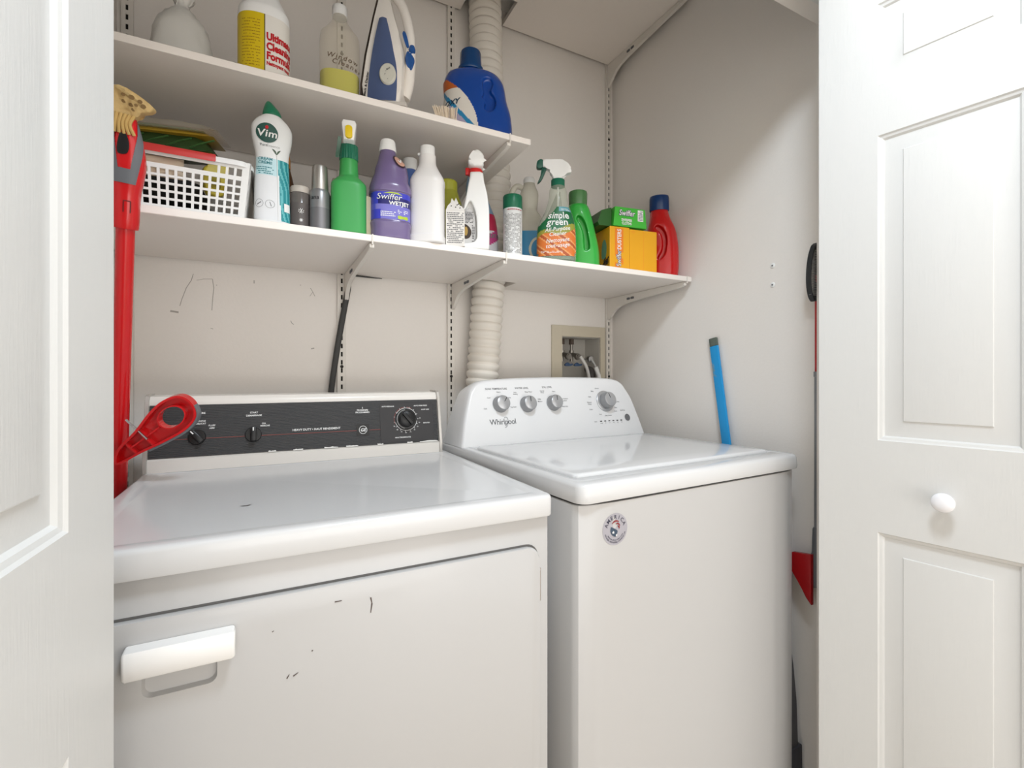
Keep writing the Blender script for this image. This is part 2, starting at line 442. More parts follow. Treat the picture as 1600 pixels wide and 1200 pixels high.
for i, p in enumerate(pts):
    t = (pts[min(i+1, N)]-pts[max(i-1, 0)]).normalized(); u = (Vector((1, 0, 0))-t*t.x).normalized(); v = t.cross(u)
    s_ = L[-1]*i/N; tilt = .05*math.sin(s_*4)
    r = dr(1-i/N)
    rings.append([p+(u*math.cos(2*PI*k/40)+v*math.sin(2*PI*k/40))*r+t*math.cos(2*PI*k/40)*r*(-.06+tilt) for k in range(40)])
ring_loft(bm, rings, cap0=False, cap1=False)
tag(obj('vent_duct', bm, M('duct_vinyl', srgb(232, 226, 216), .55), None, 60), 'ribbed off-white flexible dryer vent duct rising behind the washer', 'vent duct')

bm = NB()
tube(bm, [(.232, YB-.030, H+.30), (.228, YB-.024, H+.26), (.218, YB-.020, H+.20), (.198, YB-.020, H+.08), (.180, YB-.020, H-.06), (.176, YB-.022, H-.20), (.18, YB-.03, H-.40)], lambda t: .0062+.0025*min(1, t*8), 12, 5, .62, up=(0, 1, 0))
tube(bm, [(.232, YB-.030, H+.30), (.236, YB-.032, H+.309), (.25, YB-.030, H+.3095), (.30, YB-.016, H+.3105), (.335, YB-.010, H+.3115)], lambda t: .0045*(1-t)+.001, 8, 4)
tag(obj('power_cord', bm, M('cord_rubber', srgb(62, 62, 61), .6), None), 'dark grey dryer power cord hanging down the back wall', 'cord')

BEI = M('box_beige', srgb(205, 196, 176), .5)
lb = thing('laundry_valve_box', 'beige recessed laundry valve box with hose taps behind the washer', 'valve box', (0, 0, 0))
bm = NB(); fx0, fx1, fz0, fz1 = .975, 1.229, OZ0-.04, H+.197
y0, y1 = YB-.0065, YB-.0006
box(bm, fx0, OX0+.001, y0, y1, fz0, fz1, .0015); box(bm, OX1-.001, fx1, y0, y1, fz0, fz1, .0015)
box(bm, OX0, OX1, y0, y1, OZ1-.001, fz1, .0015); box(bm, OX0, OX1, y0, y1, fz0, OZ0+.001, .0015)
obj('face_frame', bm, BEI, lb, 0)
bm = NB(); e = .0015; D = .095
for c in ((OX0+e, OX0+e+.002, YB-.0005, YB+D, OZ0+e, OZ1-e), (OX1-e-.002, OX1-e, YB-.0005, YB+D, OZ0+e, OZ1-e), (OX0+e, OX1-e, YB-.0005, YB+D, OZ1-e-.002, OZ1-e), (OX0+e, OX1-e, YB-.0005, YB+D, OZ0+e, OZ0+e+.002), (OX0+e, OX1-e, YB+D, YB+D+.002, OZ0+e, OZ1-e)): box(bm, *c)
obj('recess_liner', bm, M('box_liner', srgb(196, 192, 184), .5), lb, 0)
BRASS = M('valve_metal', srgb(150, 145, 138), .35, .8); BLUEH = M('handle_blue', srgb(58, 84, 118), .4)
for i, x in enumerate((1.052, 1.096)):
    m = NB(); yy = YB+.045
    lathe(m, [(.006, H+.150), (.006, H+.105), (.010, H+.104), (.010, H+.085), (.007, H+.083), (.007, H+.060)], 16, 'z', (x+.003, yy, 0))
    tube(m, [(x+.003, yy, H+.088), (x+.003, yy-.03, H+.083), (x+.006, yy-.048, H+.078)], .0085, 12)
    lathe(m, [(.012, 0), (.013, -.003), (.013, -.012), (.011, -.014)], 16, 'y', (x+.006, yy-.045, H+.078))
    v = obj('tap', m, BRASS, lb)
    m = NB(); prism(m, sm2([(x-.016, H+.046), (x-.002, H+.054), (x+.008, H+.047), (x+.020, H+.050), (x+.019, H+.043), (x+.006, H+.040), (x-.012, H+.040)], 3), yy-.05, yy-.042, .001)
    obj('tap_handle', m, BLUEH, v)
    m = NB(); lathe(m, [(.005, H+.150), (.010, H+.149), (.010, H+.128), (.005, H+.127)], 12, 'z', (x+.003, yy, 0)); obj('pipe_collar', m, M('collar_dark', srgb(84, 70, 60), .6), v)
m = NB(); tube(m, [(1.102, YB-.014, H+.076), (1.106, YB-.020, H+.066), (1.122, YB-.024, H+.038), (1.134, YB-.024, H+.0), (1.140, YB-.026, H-.06), (1.15, YB-.03, H-.20)], .0062, 12, 5)
tag(obj('water_hose', m, M('hose_white', srgb(222, 220, 216), .35), None), 'white water hose curving down from the middle tap of the valve box', 'hose', 'water hoses in the valve box')
m = NB(); tube(m, [(1.148, YB+.02, H+.070), (1.150, YB-.016, H+.066), (1.160, YB-.024, H+.05), (1.172, YB-.026, H+.025), (1.182, YB-.026, H+.0), (1.188, YB-.03, H-.20)], .0045, 12, 5)
hs = obj('water_hose', m, M('hose_braid', srgb(176, 176, 174), .35, .3)); tag(hs, 'thin braided hose with a white sleeve at the right of the valve box', 'hose', 'water hoses in the valve box')
m = NB(); tube(m, [(1.166, YB-.026, H+.037), (1.180, YB-.0265, H+.004), (1.184, YB-.028, H-.03)], .0085, 12); obj('sleeve', m, PLW, hs)
m = NB(); lathe(m, [(.011, .012), (.0125, .008), (.0125, -.006), (.008, -.010)], 16, 'y', (1.150, YB-.005, H+.068)); obj('hose_nut', m, CHROME, hs)
m = NB(); tube(m, [(1.188, YB+.06, H+.030), (1.187, YB+.035, H+.022), (1.187, YB+.028, H-.01), (1.187, YB+.026, H-.10)], .014, 16, 5)
tag(obj('drain_hose', m, M('drain_grey', srgb(92, 90, 88), .5)), 'dark grey drain hose at the right edge of the valve box', 'hose')

# ------------------------------------------------ dryer (left)
dx0, dy0 = -.235, .737
dw, dtop = .701, H-.213
dr_ = thing('clothes_dryer', 'older white clothes dryer with ribbed black control panel, left of the washer', 'dryer', (dx0, dy0, 0))
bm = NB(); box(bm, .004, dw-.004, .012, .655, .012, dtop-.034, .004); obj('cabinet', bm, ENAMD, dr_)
bm = NB()
fy = 0.0
rg = []
def rr(x0, x1, y0, y1, z, r=.012, k=4):
    return [Vector((a, b, z)) for a, b in rrect(x0, x1, y0, y1, r, k)]
rg = [rr(.004, dw-.004, .014, .655, dtop-.0385), rr(.001, dw-.001, .001, .655, dtop-.0385), rr(0, dw, 0, .655, dtop-.036), rr(0, dw, 0, .655, dtop-.0075), rr(.001, dw-.001, .001, .655, dtop-.0035), rr(.003, dw-.003, .0035, .653, dtop-.0010), rr(.007, dw-.007, .008, .65, dtop), rr(.024, dw-.024, .03, .565, dtop-.0005), rr(.030, dw-.030, .036, .56, dtop-.003), rr(.034, dw-.034, .04, .556, dtop-.0034)]
ring_loft(bm, rg); obj('top_panel', bm, ENAM, dr_, 50)  # lighter than the cabinet only for the sheen on the top
# front door with scooped recess
bm = NB(); dz1 = H-.303; prism(bm, rrect(.030, .672, .24, dz1, .022, 6), -.0005, .0125, .004, 3)
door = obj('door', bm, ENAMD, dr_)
bm = NB(); prism(bm, rrect(.096, .186, H-.405, H-.34, .012, 5), -.02, .0075, .0)
for v in bm.verts:
    if v.co.y > 0: v.co.x = .141+(v.co.x-.141)*.84; v.co.z = (H-.372)+(v.co.z-(H-.372))*.78
cutout(door, bm)
bm = NB(); hx0, hx1, hz1, hz0 = .084, .202, H-.330, H-.3655
prism(bm, [(-.019, hz1-.001), (-.001, hz1), (-.001, hz1-.014), (-.010, hz0+.004), (-.015, hz0), (-.018, hz0), (-.0205, hz0+.003), (-.0215, hz1-.006)], hx0, hx1, .004, 3, 'yz')
obj('door_handle', bm, M('handle_white', srgb(243, 242, 240), .25), door)
bm = NB(); prism(bm, rrect(.0275, .6745, .238, dz1+.0032, .024, 6), .0108, .0135, 0); obj('door_gap_shade', bm, M('gap_shade', srgb(96, 94, 92), .8), dr_, 0)  # grey plate, its colour stands in for the shadow round the door
bm = NB(); box(bm, .6725, .6765, .003, .011, H-.402, H-.346, .001); box(bm, .674, .680, .0095, .0115, H-.402, H-.346); obj('hinge', bm, CHROME, door, 0)
SCR = M('chip_dark', srgb(92, 80, 76), .7)
def dfx(px): return (344.6+.8882*(px-800))/(666.2-.4594*(px-800))*dy0-dx0
def dfz(px, py): return H+(588-py)/(666.2-.4594*(px-800))*dy0
def strokes(parent, S, y, mat, fx, fz, name='scratch'):
    for pts, wd in S:
        m = NB(); Q = [(fx(a), fz(a, b)) for a, b in pts]
        for (x0, z0), (x1, z1) in zip(Q, Q[1:]):
            d = Vector((x1-x0, 0, z1-z0)).normalized(); nn = Vector((-d.z, 0, d.x))*wd/2
            m.faces.new([m.verts.new((p.x, y, p.z)) for p in (Vector((x0, 0, z0))+nn, Vector((x0, 0, z0))-nn, Vector((x1, 0, z1))-nn*.5, Vector((x1, 0, z1))+nn*.5)])
        obj(name, m, mat, parent, 0)
strokes(door, [([(579, 933), (581, 942), (579, 957)], .0022), ([(523, 940), (534, 938)], .002), ([(448, 1060), (452, 1053)], .0018), ([(458, 1056), (466, 1050)], .0018), ([(487, 1017), (489, 1015)], .002), ([(425, 987), (428, 985)], .0015)], -.0012, SCR, dfx, dfz)
m = NB(); tp = plane_surf((0, 0, dtop-.0028), (1, 0, 0), (0, 1, 0))
Q = [(.198, .180), (.205, .176), (.212, .176), (.218, .184), (.215, .181), (.211, .179), (.205, .179)]
shape(m, tp, Q, .0005); obj('scratch', m, SCR, dr_, 0)
# console
cb = .563
bm = NB()
prof = [(cb, dtop-.001), (cb, dtop+.026), (cb+.006, dtop+.030), (cb+.027, dtop+.147), (cb+.0265, dtop+.153), (cb+.030, dtop+.160), (cb+.036, dtop+.167), (cb+.085, dtop+.169), (cb+.090, dtop+.160), (cb+.090, dtop-.001)]
prism(bm, prof, .008, .676, .0, 1, 'yz'); cons = obj('control_console', bm, M('console_metal', srgb(226, 221, 214), .3), dr_, 35)
for x in (.0, .676):
    b = NB(); prism(b, [(cb-.004, dtop-.001), (cb-.004, dtop+.028), (cb+.020, dtop+.152), (cb+.028, dtop+.168), (cb+.036, dtop+.172), (cb+.086, dtop+.173), (cb+.094, dtop+.164), (cb+.094, dtop-.001)], x, x+.008, .0008, 1, 'yz')
    obj('end_cap', b, M('cap_metal', srgb(196, 192, 186), .3, .5), cons, 30)
up = Vector((0, .021, .117)).normalized()
cs = plane_surf((0, cb+.006-.0015, dtop+.030), (1, 0, 0), up)
def csurf(s, h, off=0): return cs(s, (h-.030)/up.z, off)      # s = x on the dryer, h = height above the top
BLK = M('panel_black', srgb(64, 64, 65), .45); BLK2 = M('panel_plate', srgb(44, 43, 45), .38)
bm = NB(); nr = 30; rows = []
for i in range(nr*4+1):
    h = .030+.117*i/(nr*4); o_ = (.0008, .0018, .0018, .0008)[i % 4]; rows.append(h)
A = [[bm.verts.new(csurf(x, h, (.0008, .0017, .0017, .0008)[i % 4])) for x in (.009, .675)] for i, h in enumerate(rows)]
for a, b in zip(A, A[1:]): bm.faces.new((a[0], a[1], b[1], b[0]))
panel = obj('control_panel', bm, BLK, cons, 0)
bm = NB(); patch(bm, csurf, .514, .662, .034, .138, off=.0024, ns=1, nz=1)
bm2 = obj('timer_plate', bm, BLK2, cons, 0)
bm = NB(); patch(bm, csurf, .452, .485, .056, .086, off=.0024, ns=1, nz=1); obj('badge_plate', bm, PLB, cons, 0)
bm = NB()
for a, b in ((.02, .085), (.112, .2), (.226, .452), (.485, .514)): patch(bm, csurf, a, b, .0693, .0703, off=.0022, ns=1, nz=1)
obj('red_line', bm, M('line_red', srgb(150, 72, 66), .6), cons, 0)
T = lambda s, size, x, h, **k: text(bm, csurf, s, size, x, h, .0026, **k)
for grp in ((('HEAVY DUTY • HAUT RENDEMENT', .0072, .355, .0785),), (('START', .0058, .2142, .1245), ('DEMARRAGE', .0058, .2142, .1178), ('ON', .0052, .235, .098), ('MARCHE', .0052, .238, .0925)),
            (('TEMPERATURE', .006, .095, .127), ('GENTLE', .0052, .106, .109), ('DELICAT', .0052, .106, .103), ('FLUFF', .0052, .128, .098), ('AIRE', .0052, .128, .092), ('PERM. PRESS &', .0048, .062, .099), ('NORMAL/PRESS', .0048, .062, .093)),
            (('2', .0058, .4686, .1285), ('PROGRAMS', .0056, .4686, .1225), ('PROGRAMMES', .0056, .4686, .1165))):
    bm = NB()
    for q in grp: T(q[0], q[1], q[2], q[3], bold=.018)
    obj('lettering', bm, INKW, cons, 0)
# white chips along the lower edge of the dark panel
R = random.Random(8)
for x0, x1 in ((.245, .262), (.300, .322), (.372, .405), (.425, .455), (.505, .520), (.585, .600), (.62, .672)):
    bm = NB(); n = 7
    shape(bm, csurf, [(x0+(x1-x0)*k/n, .0295) for k in range(n+1)]+[(x1-(x1-x0)*k/n, .031+R.uniform(.0004, .0026)) for k in range(n+1)], .0024)
    obj('paint_chip', bm, M('chip_white', srgb(232, 230, 226), .5), panel, 0)

bm = NB()
for k_ in range(2):
    ro, ri = ((.0105, .0094), (0, 0))[k_]
    if ro:
        n = 30; a = [bm.verts.new(csurf(.4686+ro*math.cos(2*PI*i/n), .071+ro*math.sin(2*PI*i/n), .0028)) for i in range(n)]; b = [bm.verts.new(csurf(.4686+ri*math.cos(2*PI*i/n), .071+ri*math.sin(2*PI*i/n), .0028)) for i in range(n)]
        for i in range(n): bm.faces.new((a[i], a[(i+1) % n], b[(i+1) % n], b[i]))
text(bm, csurf, 'GE', .0115, .4686, .0705, .0028, shear=.25, bold=.02)
obj('badge', bm, INKW, cons, 0)
DX, DH = .5847, .0942
bm = NB()
def arc(bm, cx, ch, r0, r1, a0, a1, off, n=20, mi=0):
    V = [[bm.verts.new(csurf(cx+r*math.cos(math.radians(a0+(a1-a0)*i/n)), ch+r*math.sin(math.radians(a0+(a1-a0)*i/n)), off)) for r in (r0, r1)] for i in range(n+1)]
    for a, b in zip(V, V[1:]): bm.faces.new((a[0], a[1], b[1], b[0])).material_index = mi
arc(bm, DX, DH, .0300, .0310, 20, 150, .0028); arc(bm, DX, DH, .0300, .0310, 195, 350, .0028)
for a in range(0, 360, 24): arc(bm, DX, DH, .0315, .0345, a-.9, a+.9, .0028, 1)
for i, a in enumerate(range(-150, 5, 19)):
    text(bm, csurf, str(90-10*i), .0045, DX+.0385*math.cos(math.radians(a)), DH+.0365*math.sin(math.radians(a)), .0028)
for s, x, h in (('AUTO REGULAR', .536, .130), ('AUTO PERM PRESS', .627, .130), ('FLUFF AIRE', .640, .119), ('MINUTES', .642, .082), ('MINUTERIE/MINUTES', .574, .0455)): text(bm, csurf, s, .0046, x, h, .0028, bold=.02)
obj('dial_print', bm, INKW, cons, 0)
bm = NB(); arc(bm, DX, DH, .0325, .0335, 100, 200, .0028); arc(bm, DX, DH, .0325, .0335, 60, 85, .0028); obj('dial_print', bm, M('line_red', (0, 0, 0)), cons, 0)
def knob_at(surf, x, h, parent, body, rot, name='knob'):
    o = surf(x, h, 0); n = (surf(x, h, 1)-o).normalized(); ux = (surf(x+.1, h, 0)-o).normalized(); uz = n.cross(ux)
    e = bpy.data.objects.new(name, None)
    Mx = Matrix((ux, uz, n)).transposed().to_4x4(); Mx.translation = o
    return Mx @ Matrix.Rotation(rot, 4, 'Z')
def mesh_knob(Mx, prof, parent, mat, name, seg=36, extra=None):
    bm = NB(); lathe(bm, prof, seg)
    if extra: extra(bm)
    for v in bm.verts: v.co = Mx @ v.co
    return obj(name, bm, mat, parent)
for x, h, rot in ((.099, .0732, math.radians(42)), (.213, .0727, 0)):
    Mx = knob_at(csurf, x, h, cons, None, rot)
    kb = mesh_knob(Mx, [(.0175, .002), (.0175, .005), (.0165, .007), (.0001, .0075)], cons, PLB, 'knob', extra=lambda b: box(b, -.0062, .0062, -.0165, .0165, .006, .021, .0025))
    b = NB(); box(b, -.0012, .0012, .008, .0162, .0206, .0216); [setattr(v, 'co', Mx @ v.co) for v in b.verts]; obj('pointer', b, INKW, kb, 0)
Mx = knob_at(csurf, DX, DH, cons, None, math.radians(38))
kb = mesh_knob(Mx, [(.0285, .002), (.0285, .004), (.027, .006), (.0225, .0065), (.0215, .020), (.019, .022), (.0001, .022)], cons, PLB, 'timer_dial', 44, extra=lambda b: box(b, -.005, .005, -.0195, .0195, .021, .031, .002))
b = NB()
for i in range(0, 40):
    a = math.radians(60+i*4); p = [Vector((r*math.cos(q), r*math.sin(q), .0066)) for r, q in ((.0245, a), (.0275, a), (.0275, a+.02), (.0245, a+.02))]
    b.faces.new([b.verts.new(Mx @ (v+Vector((0, 0, .0002)))) for v in p])
obj('scale', b, INKW, kb, 0)

# ------------------------------------------------ washer (right), turned three degrees to the wall
WA = math.radians(3.05); wx0, wy0 = .540*math.cos(WA)-.682*math.sin(WA), .540*math.sin(WA)+.682*math.cos(WA)
wx0 += .003; ww, wtop = .70, H-.196
wa = thing('washing_machine', 'white top-loading washing machine with grey knobs, right of the dryer', 'washing machine', (wx0, wy0, 0), WA)
bm = NB()
fr = [(0, .66), (0, .030), (.0015, .022), (.006, .014), (.02, .008), (.045, .003), (.08, .0005), (.12, 0), (.58, 0), (.62, .0005), (.655, .003), (.68, .008), (.694, .014), (.6985, .022), (.70, .030), (.70, .66)]
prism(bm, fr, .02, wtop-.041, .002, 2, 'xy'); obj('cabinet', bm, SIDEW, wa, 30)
bm = NB(); prism(bm, [(a*.985+.005, b+.006) for a, b in fr], wtop-.043, wtop-.036, 0, 1, 'xy'); obj('seam_strip', bm, GAP, wa, 0)  # dark strip set into the seam below the washer top
bm = NB()
rg = [rr(.004, .696, .006, .66, wtop-.0385, .02, 6), rr(0, .70, -.003, .665, wtop-.036, .022, 6), rr(-.001, .701, -.005, .665, wtop-.028, .022, 6), rr(.0000, .70, -.0035, .665, wtop-.008, .022, 6), rr(.0025, .6975, -.001, .663, wtop-.0025, .021, 6), rr(.007, .693, .004, .66, wtop, .02, 6), rr(.028, .672, .052, .50, wtop, .012, 6), rr(.031, .669, .056, .496, wtop-.004, .012, 6)]
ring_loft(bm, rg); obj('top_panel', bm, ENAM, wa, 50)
bm = NB()
rg = [rr(.0335, .6665, .059, .494, wtop-.003, .012, 6), rr(.0335, .6665, .059, .494, wtop+.0015, .012, 6), rr(.036, .664, .062, .492, wtop+.0045, .012, 6), rr(.041, .659, .068, .488, wtop+.0055, .011, 6), rr(.10, .60, .12, .45, wtop+.0058, .03, 6)]
ring_loft(bm, rg); obj('lid', bm, M('lid_enamel', srgb(222, 222, 222), .1), wa, 50)
# console
def outline(sc=0):
    P = [(.003+sc, 0), (.022+sc, .07), (.045+sc, .135), (.0565+sc, .158-sc*.6), (.078, .1765-sc), (.112, .1845-sc), (.20, .190-sc), (.32, .1930-sc), (.44, .1935-sc), (.56, .1905-sc), (.612, .1855-sc), (.638, .1745-sc), (.655-sc, .153-sc*.6), (.672-sc, .118), (.686-sc, .06), (.698-sc, 0)]
    body = catmull([(a, b, 0) for a, b in P], 4)
    return [(v.x, max(0, v.y)) for v in body]
TL = .32
def wface(s, h, off=0): 
    n = Vector((0, -1, TL)).normalized(); return Vector((s, .520+TL*h, wtop+h))+n*off
bm = NB(); zb = -.0005
O0, O1, O2 = outline(.008), outline(.002), outline(0)
def lift(O, dy, tl=TL): return [Vector((a, .520+dy+tl*b, wtop+b+zb)) for a, b in O]
back = [Vector((a, .655, wtop+b*.93+zb)) for a, b in O2]
ring_loft(bm, [lift(O0, 0), lift(outline(.005), .0008), lift(O1, .004), lift(O2, .010), lift(O2, .03), back])
wc = obj('control_console', bm, M('console_white', srgb(226, 226, 226), .22), wa, 50)
KM = M('knob_grey', srgb(150, 151, 153), .35, .3); KF = M('knob_face', srgb(186, 187, 189), .3, .6); KD = M('knob_ring', srgb(120, 121, 124), .4, .3)
def wknob(x, h, r, rot, dep, ring=None):
    Mx = knob_at(wface, x, h, wc, None, rot)
    kb = mesh_knob(Mx, [(r*1.06, .0004), (r*1.06, .002), (r*1.0, .003), (r*.96, dep*.85), (r*.9, dep), (r*.88, dep+.0002), (r*.2, dep+.0002)], wc, KM, 'knob', 44)
    mesh_knob(Mx, [(r*.86, dep), (r*.86, dep+.001), (r*.82, dep+.0016), (r*.1, dep+.0022)], kb, KF, 'knob_face', 44)
    b = NB(); box(b, -.0008, .0008, r*.15, r*.78, dep+.0014, dep+.0026); [setattr(v, 'co', Mx @ v.co) for v in b.verts]; obj('pointer', b, INK, kb, 0)
    if ring: mesh_knob(Mx, [(ring, .0002), (ring, .003), (ring*.95, .0045), (r*1.02, .0045)], wc, KD if False else KF, 'dial_ring', 44)
wknob(.1427, .1131, .0235, math.radians(-38), .024); wknob(.2356, .1104, .0235, math.radians(-3), .024); wknob(.3331, .1115, .0235, math.radians(-3), .024)
wknob(.5462, .1119, .0265, math.radians(15), .030, .036)
W_ = lambda s, size, x, h, **k: text(bm, wface, s, size, x, h, .0006, **k)
LAB = [(s, .0052, x, h) for s, x, h in (('Warm', .143, .149), ('Cool', .108, .133), ('Cold', .092, .102), ('Hot', .178, .132), ('Tap Cold', .186, .104), ('Auto', .200, .147), ('Sensing', .200, .142), ('Deep Water', .248, .148), ('Bulky', .284, .125), ('Medium', .285, .118), ('Normal', .299, .150), ('Heavy', .299, .145), ('Extra', .343, .148), ('Fabric Softener', .378, .124), ('Extra Rinse', .376, .118), ('Wash Only', .376, .100), ('Quick', .484, .128), ('Normal', .522, .155), ('Bulky', .500, .146), ('Delicates', .478, .110), ('Whites', .478, .104), ('Colors', .480, .087), ('Casual', .590, .126), ('Heavy Duty', .597, .109), ('Rinse', .588, .090), ('Drain', .584, .078), ('Soak', .515, .070), ('Clean Washer', .548, .065), ('Start/Stop', .616, .080))]+[('SOAK TEMPERATURE', .0078, .137, .1585), ('WATER LEVEL', .0078, .226, .1595), ('SOIL LEVEL', .0078, .320, .1615)]
LAB += [(s, .0035, .5118+.0178*i, .0415) for i, s in enumerate(('Sensing', 'Fill', 'Soak', 'Wash', 'Rinse', 'Spin'))]+[('Status', .0045, .489, .0475)]
def zone(x, h): return 0 if x < .19 else 1 if x < .288 else 2 if x < .42 else 4 if h < .052 else 3
for zn in range(5):
    bm = NB()
    for q in LAB:
        if zone(q[2], q[3]) == zn: W_(q[0], q[1], q[2], q[3], bold=.008)
    obj('lettering', bm, INKG, wc, 0)

bm = NB()
for i in range(6): patch(bm, wface, .5075+.0178*i, .5155+.0178*i, .0462, .0492, off=.0007, ns=1, nz=1)
obj('status_light', bm, INK, wc, 0)
bm = NB(); shape(bm, wface, ell(.6307, .0557, .0115, .0115), .0012); obj('start_button', bm, M('button_grey', srgb(104, 104, 106), .5), wc, 0)
bm = NB(); text(bm, wface, 'Whirlpool', .0225, .144, .0625, .0008, wx=.98, space=.95)
def sweep(bm, P, wd, surf, off):
    for (a, b), (c, d) in zip(P, P[1:]):
        v = Vector((c-a, d-b)).normalized(); n = Vector((-v.y, v.x))*wd/2
        bm.faces.new([bm.verts.new(surf(*q, off)) for q in ((a+n.x, b+n.y), (a-n.x, b-n.y), (c-n.x, d-n.y), (c+n.x, d+n.y))])
sweep(bm, [(.152+.0085*math.cos(t)+.003*math.sin(t), .0615+.0145*math.sin(t)) for t in [PI*(.70-1.25*i/14) for i in range(15)]], .0010, wface, .0009)
obj('logo', bm, M('logo_grey', srgb(84, 86, 90), .4), wc, 0)
# round sticker on the front: America badge
def wfr(s, h, off=0): return Vector((s, -off, h))
sxc, szc, sr = .083, H-.288, .030
def fy_(x):
    for (a, b), (c, d) in zip(fr, fr[1:]):
        if c > a and a <= x <= c: return b+(d-b)*(x-a)/(c-a)
    return 0
def st(s, h, off=0): return Vector((sxc+s, fy_(sxc+s)-off-.0003, szc+h))
bm = NB(); n = 40; c0 = [bm.verts.new(st(.9999*sr*r*math.cos(2*PI*i/n), 1.0*sr*r*math.sin(2*PI*i/n), .0002)) for r in (1,) for i in range(n)]
bm.faces.new(c0); stk = obj('sticker', bm, M('sticker_silver', srgb(168, 165, 172), .5), wa, 0)
def st2(a, b, off=0): return st(a*1.22, b*1.22, off)
NV = M('navy', srgb(62, 78, 96), .5); RD = M('brick_red', srgb(140, 52, 54), .5)
bm = NB()
for i, ch in enumerate('AMERICA'):
    a = math.radians(158-i*136/6*1.0+0); text(bm, st2, ch, .0085, .0185*math.cos(a), .0185*math.sin(a), .0006, rot=a-PI/2, bold=.01)
for i, ch in enumerate('DESIGNED ENGINEERED ASSEMBLED USA'):
    a = math.radians(200+i*140/32); text(bm, st2, ch, .0033, .0205*math.cos(a), .0205*math.sin(a), .0006, rot=a+PI/2)
for i, ch in enumerate('AMERICAN PRIDE WORLD CLASS'):
    a = math.radians(212+i*116/25); text(bm, st2, ch, .003, .0170*math.cos(a), .0170*math.sin(a), .0006, rot=a+PI/2)
obj('sticker_lettering', bm, M('sticker_ink', srgb(60, 60, 78), .5), stk, 0)
bm = NB(); shape(bm, st2, sm2([(-.0085, .004), (-.003, .0015), (0, .0), (.004, -.003), (.003, -.008), (.001, -.0115), (-.003, -.011), (-.0075, -.0075), (-.010, -.002)], 4), .0006); obj('flag_field', bm, NV, stk, 0)
bm = NB()
for k_, (r0, a0, a1) in enumerate(((.0125, 65, 130), (.0085, 35, 95), (.0055, 10, 62))):
    V = []
    for i in range(9):
        a = math.radians(a0+(a1-a0)*i/8); wdt = .0022*math.sin(PI*(i+.6)/9.2)+.0004
        V.append([bm.verts.new(st2(.0015+r*math.cos(a)*1.0, -.0032+r*math.sin(a)*1.0+.002, .0007)) for r in (r0, r0+wdt)])
    for a, b in zip(V, V[1:]): bm.faces.new((a[0], a[1], b[1], b[0]))
obj('flag_stripe', bm, RD, stk, 0)
bm = NB()
for cx_, cz_, r in ((-.0045, -.0045, .0028), (.0018, -.0095, .0022)):
    shape(bm, st2, [(cx_+r*(1 if i % 2 == 0 else .42)*math.sin(PI*i/5), cz_+r*(1 if i % 2 == 0 else .42)*math.cos(PI*i/5)) for i in range(10)], .0009)
obj('flag_star', bm, INKW, stk, 0)

# ------------------------------------------------ things on the shelves
def XP(px, Y): return Y*(344.6+.8882*(px-800))/(666.2-.4594*(px-800))      # where a sight line of the survey meets depth Y
def face(px): return -math.atan((344.6+.8882*(px-800))/(666.2-.4594*(px-800)))
def bottle(name, label, cat, px, Y, z, turn=0, group=None):
    return thing(name, label, cat, (XP(px, Y), Y, z+.0006), face(px)+math.radians(turn), group)
def size(t, x, y, z): t.scale = (x, y, z)
def lines(bm, surf, s0, s1, z0, z1, n, off=.0006, fill=.45, seed=1, mi=0, cols=None):
    """rows of small print too fine to read"""
    R = random.Random(seed); dz = (z1-z0)/n
    for i in range(n):
        z = z1-dz*(i+.5); s = s0
        while s < s1-.001:
            L_ = min(R.uniform(.0015, .005), s1-s)
            if R.random() < .86:
                k = 2
                for q in range(k): patch(bm, surf, s+L_*q/k, s+L_*(q+1)/k, z-dz*fill/2, z+dz*fill/2, off=off, ns=1, nz=1, mi=mi)
            s += L_+.0008
def plast(name, r, g, b, rough=.35, **k): return M(name, srgb(r, g, b), rough, **k)
def cap_ribbed(bm, r, z0, z1, n=30, dep=.0006, top=.0015, cx=0, cy=0):
    rings = []
    for z, q in ((z0, 1), (z1-top, 1), (z1-top*.3, .965), (z1, .9)):
        rings.append([Vector((cx+(r*q-(dep if k % 2 else 0))*math.cos(2*PI*k/(2*n)), cy+(r*q-(dep if k % 2 else 0))*math.sin(2*PI*k/(2*n)), z)) for k in range(2*n)])
    return ring_loft(bm, rings)

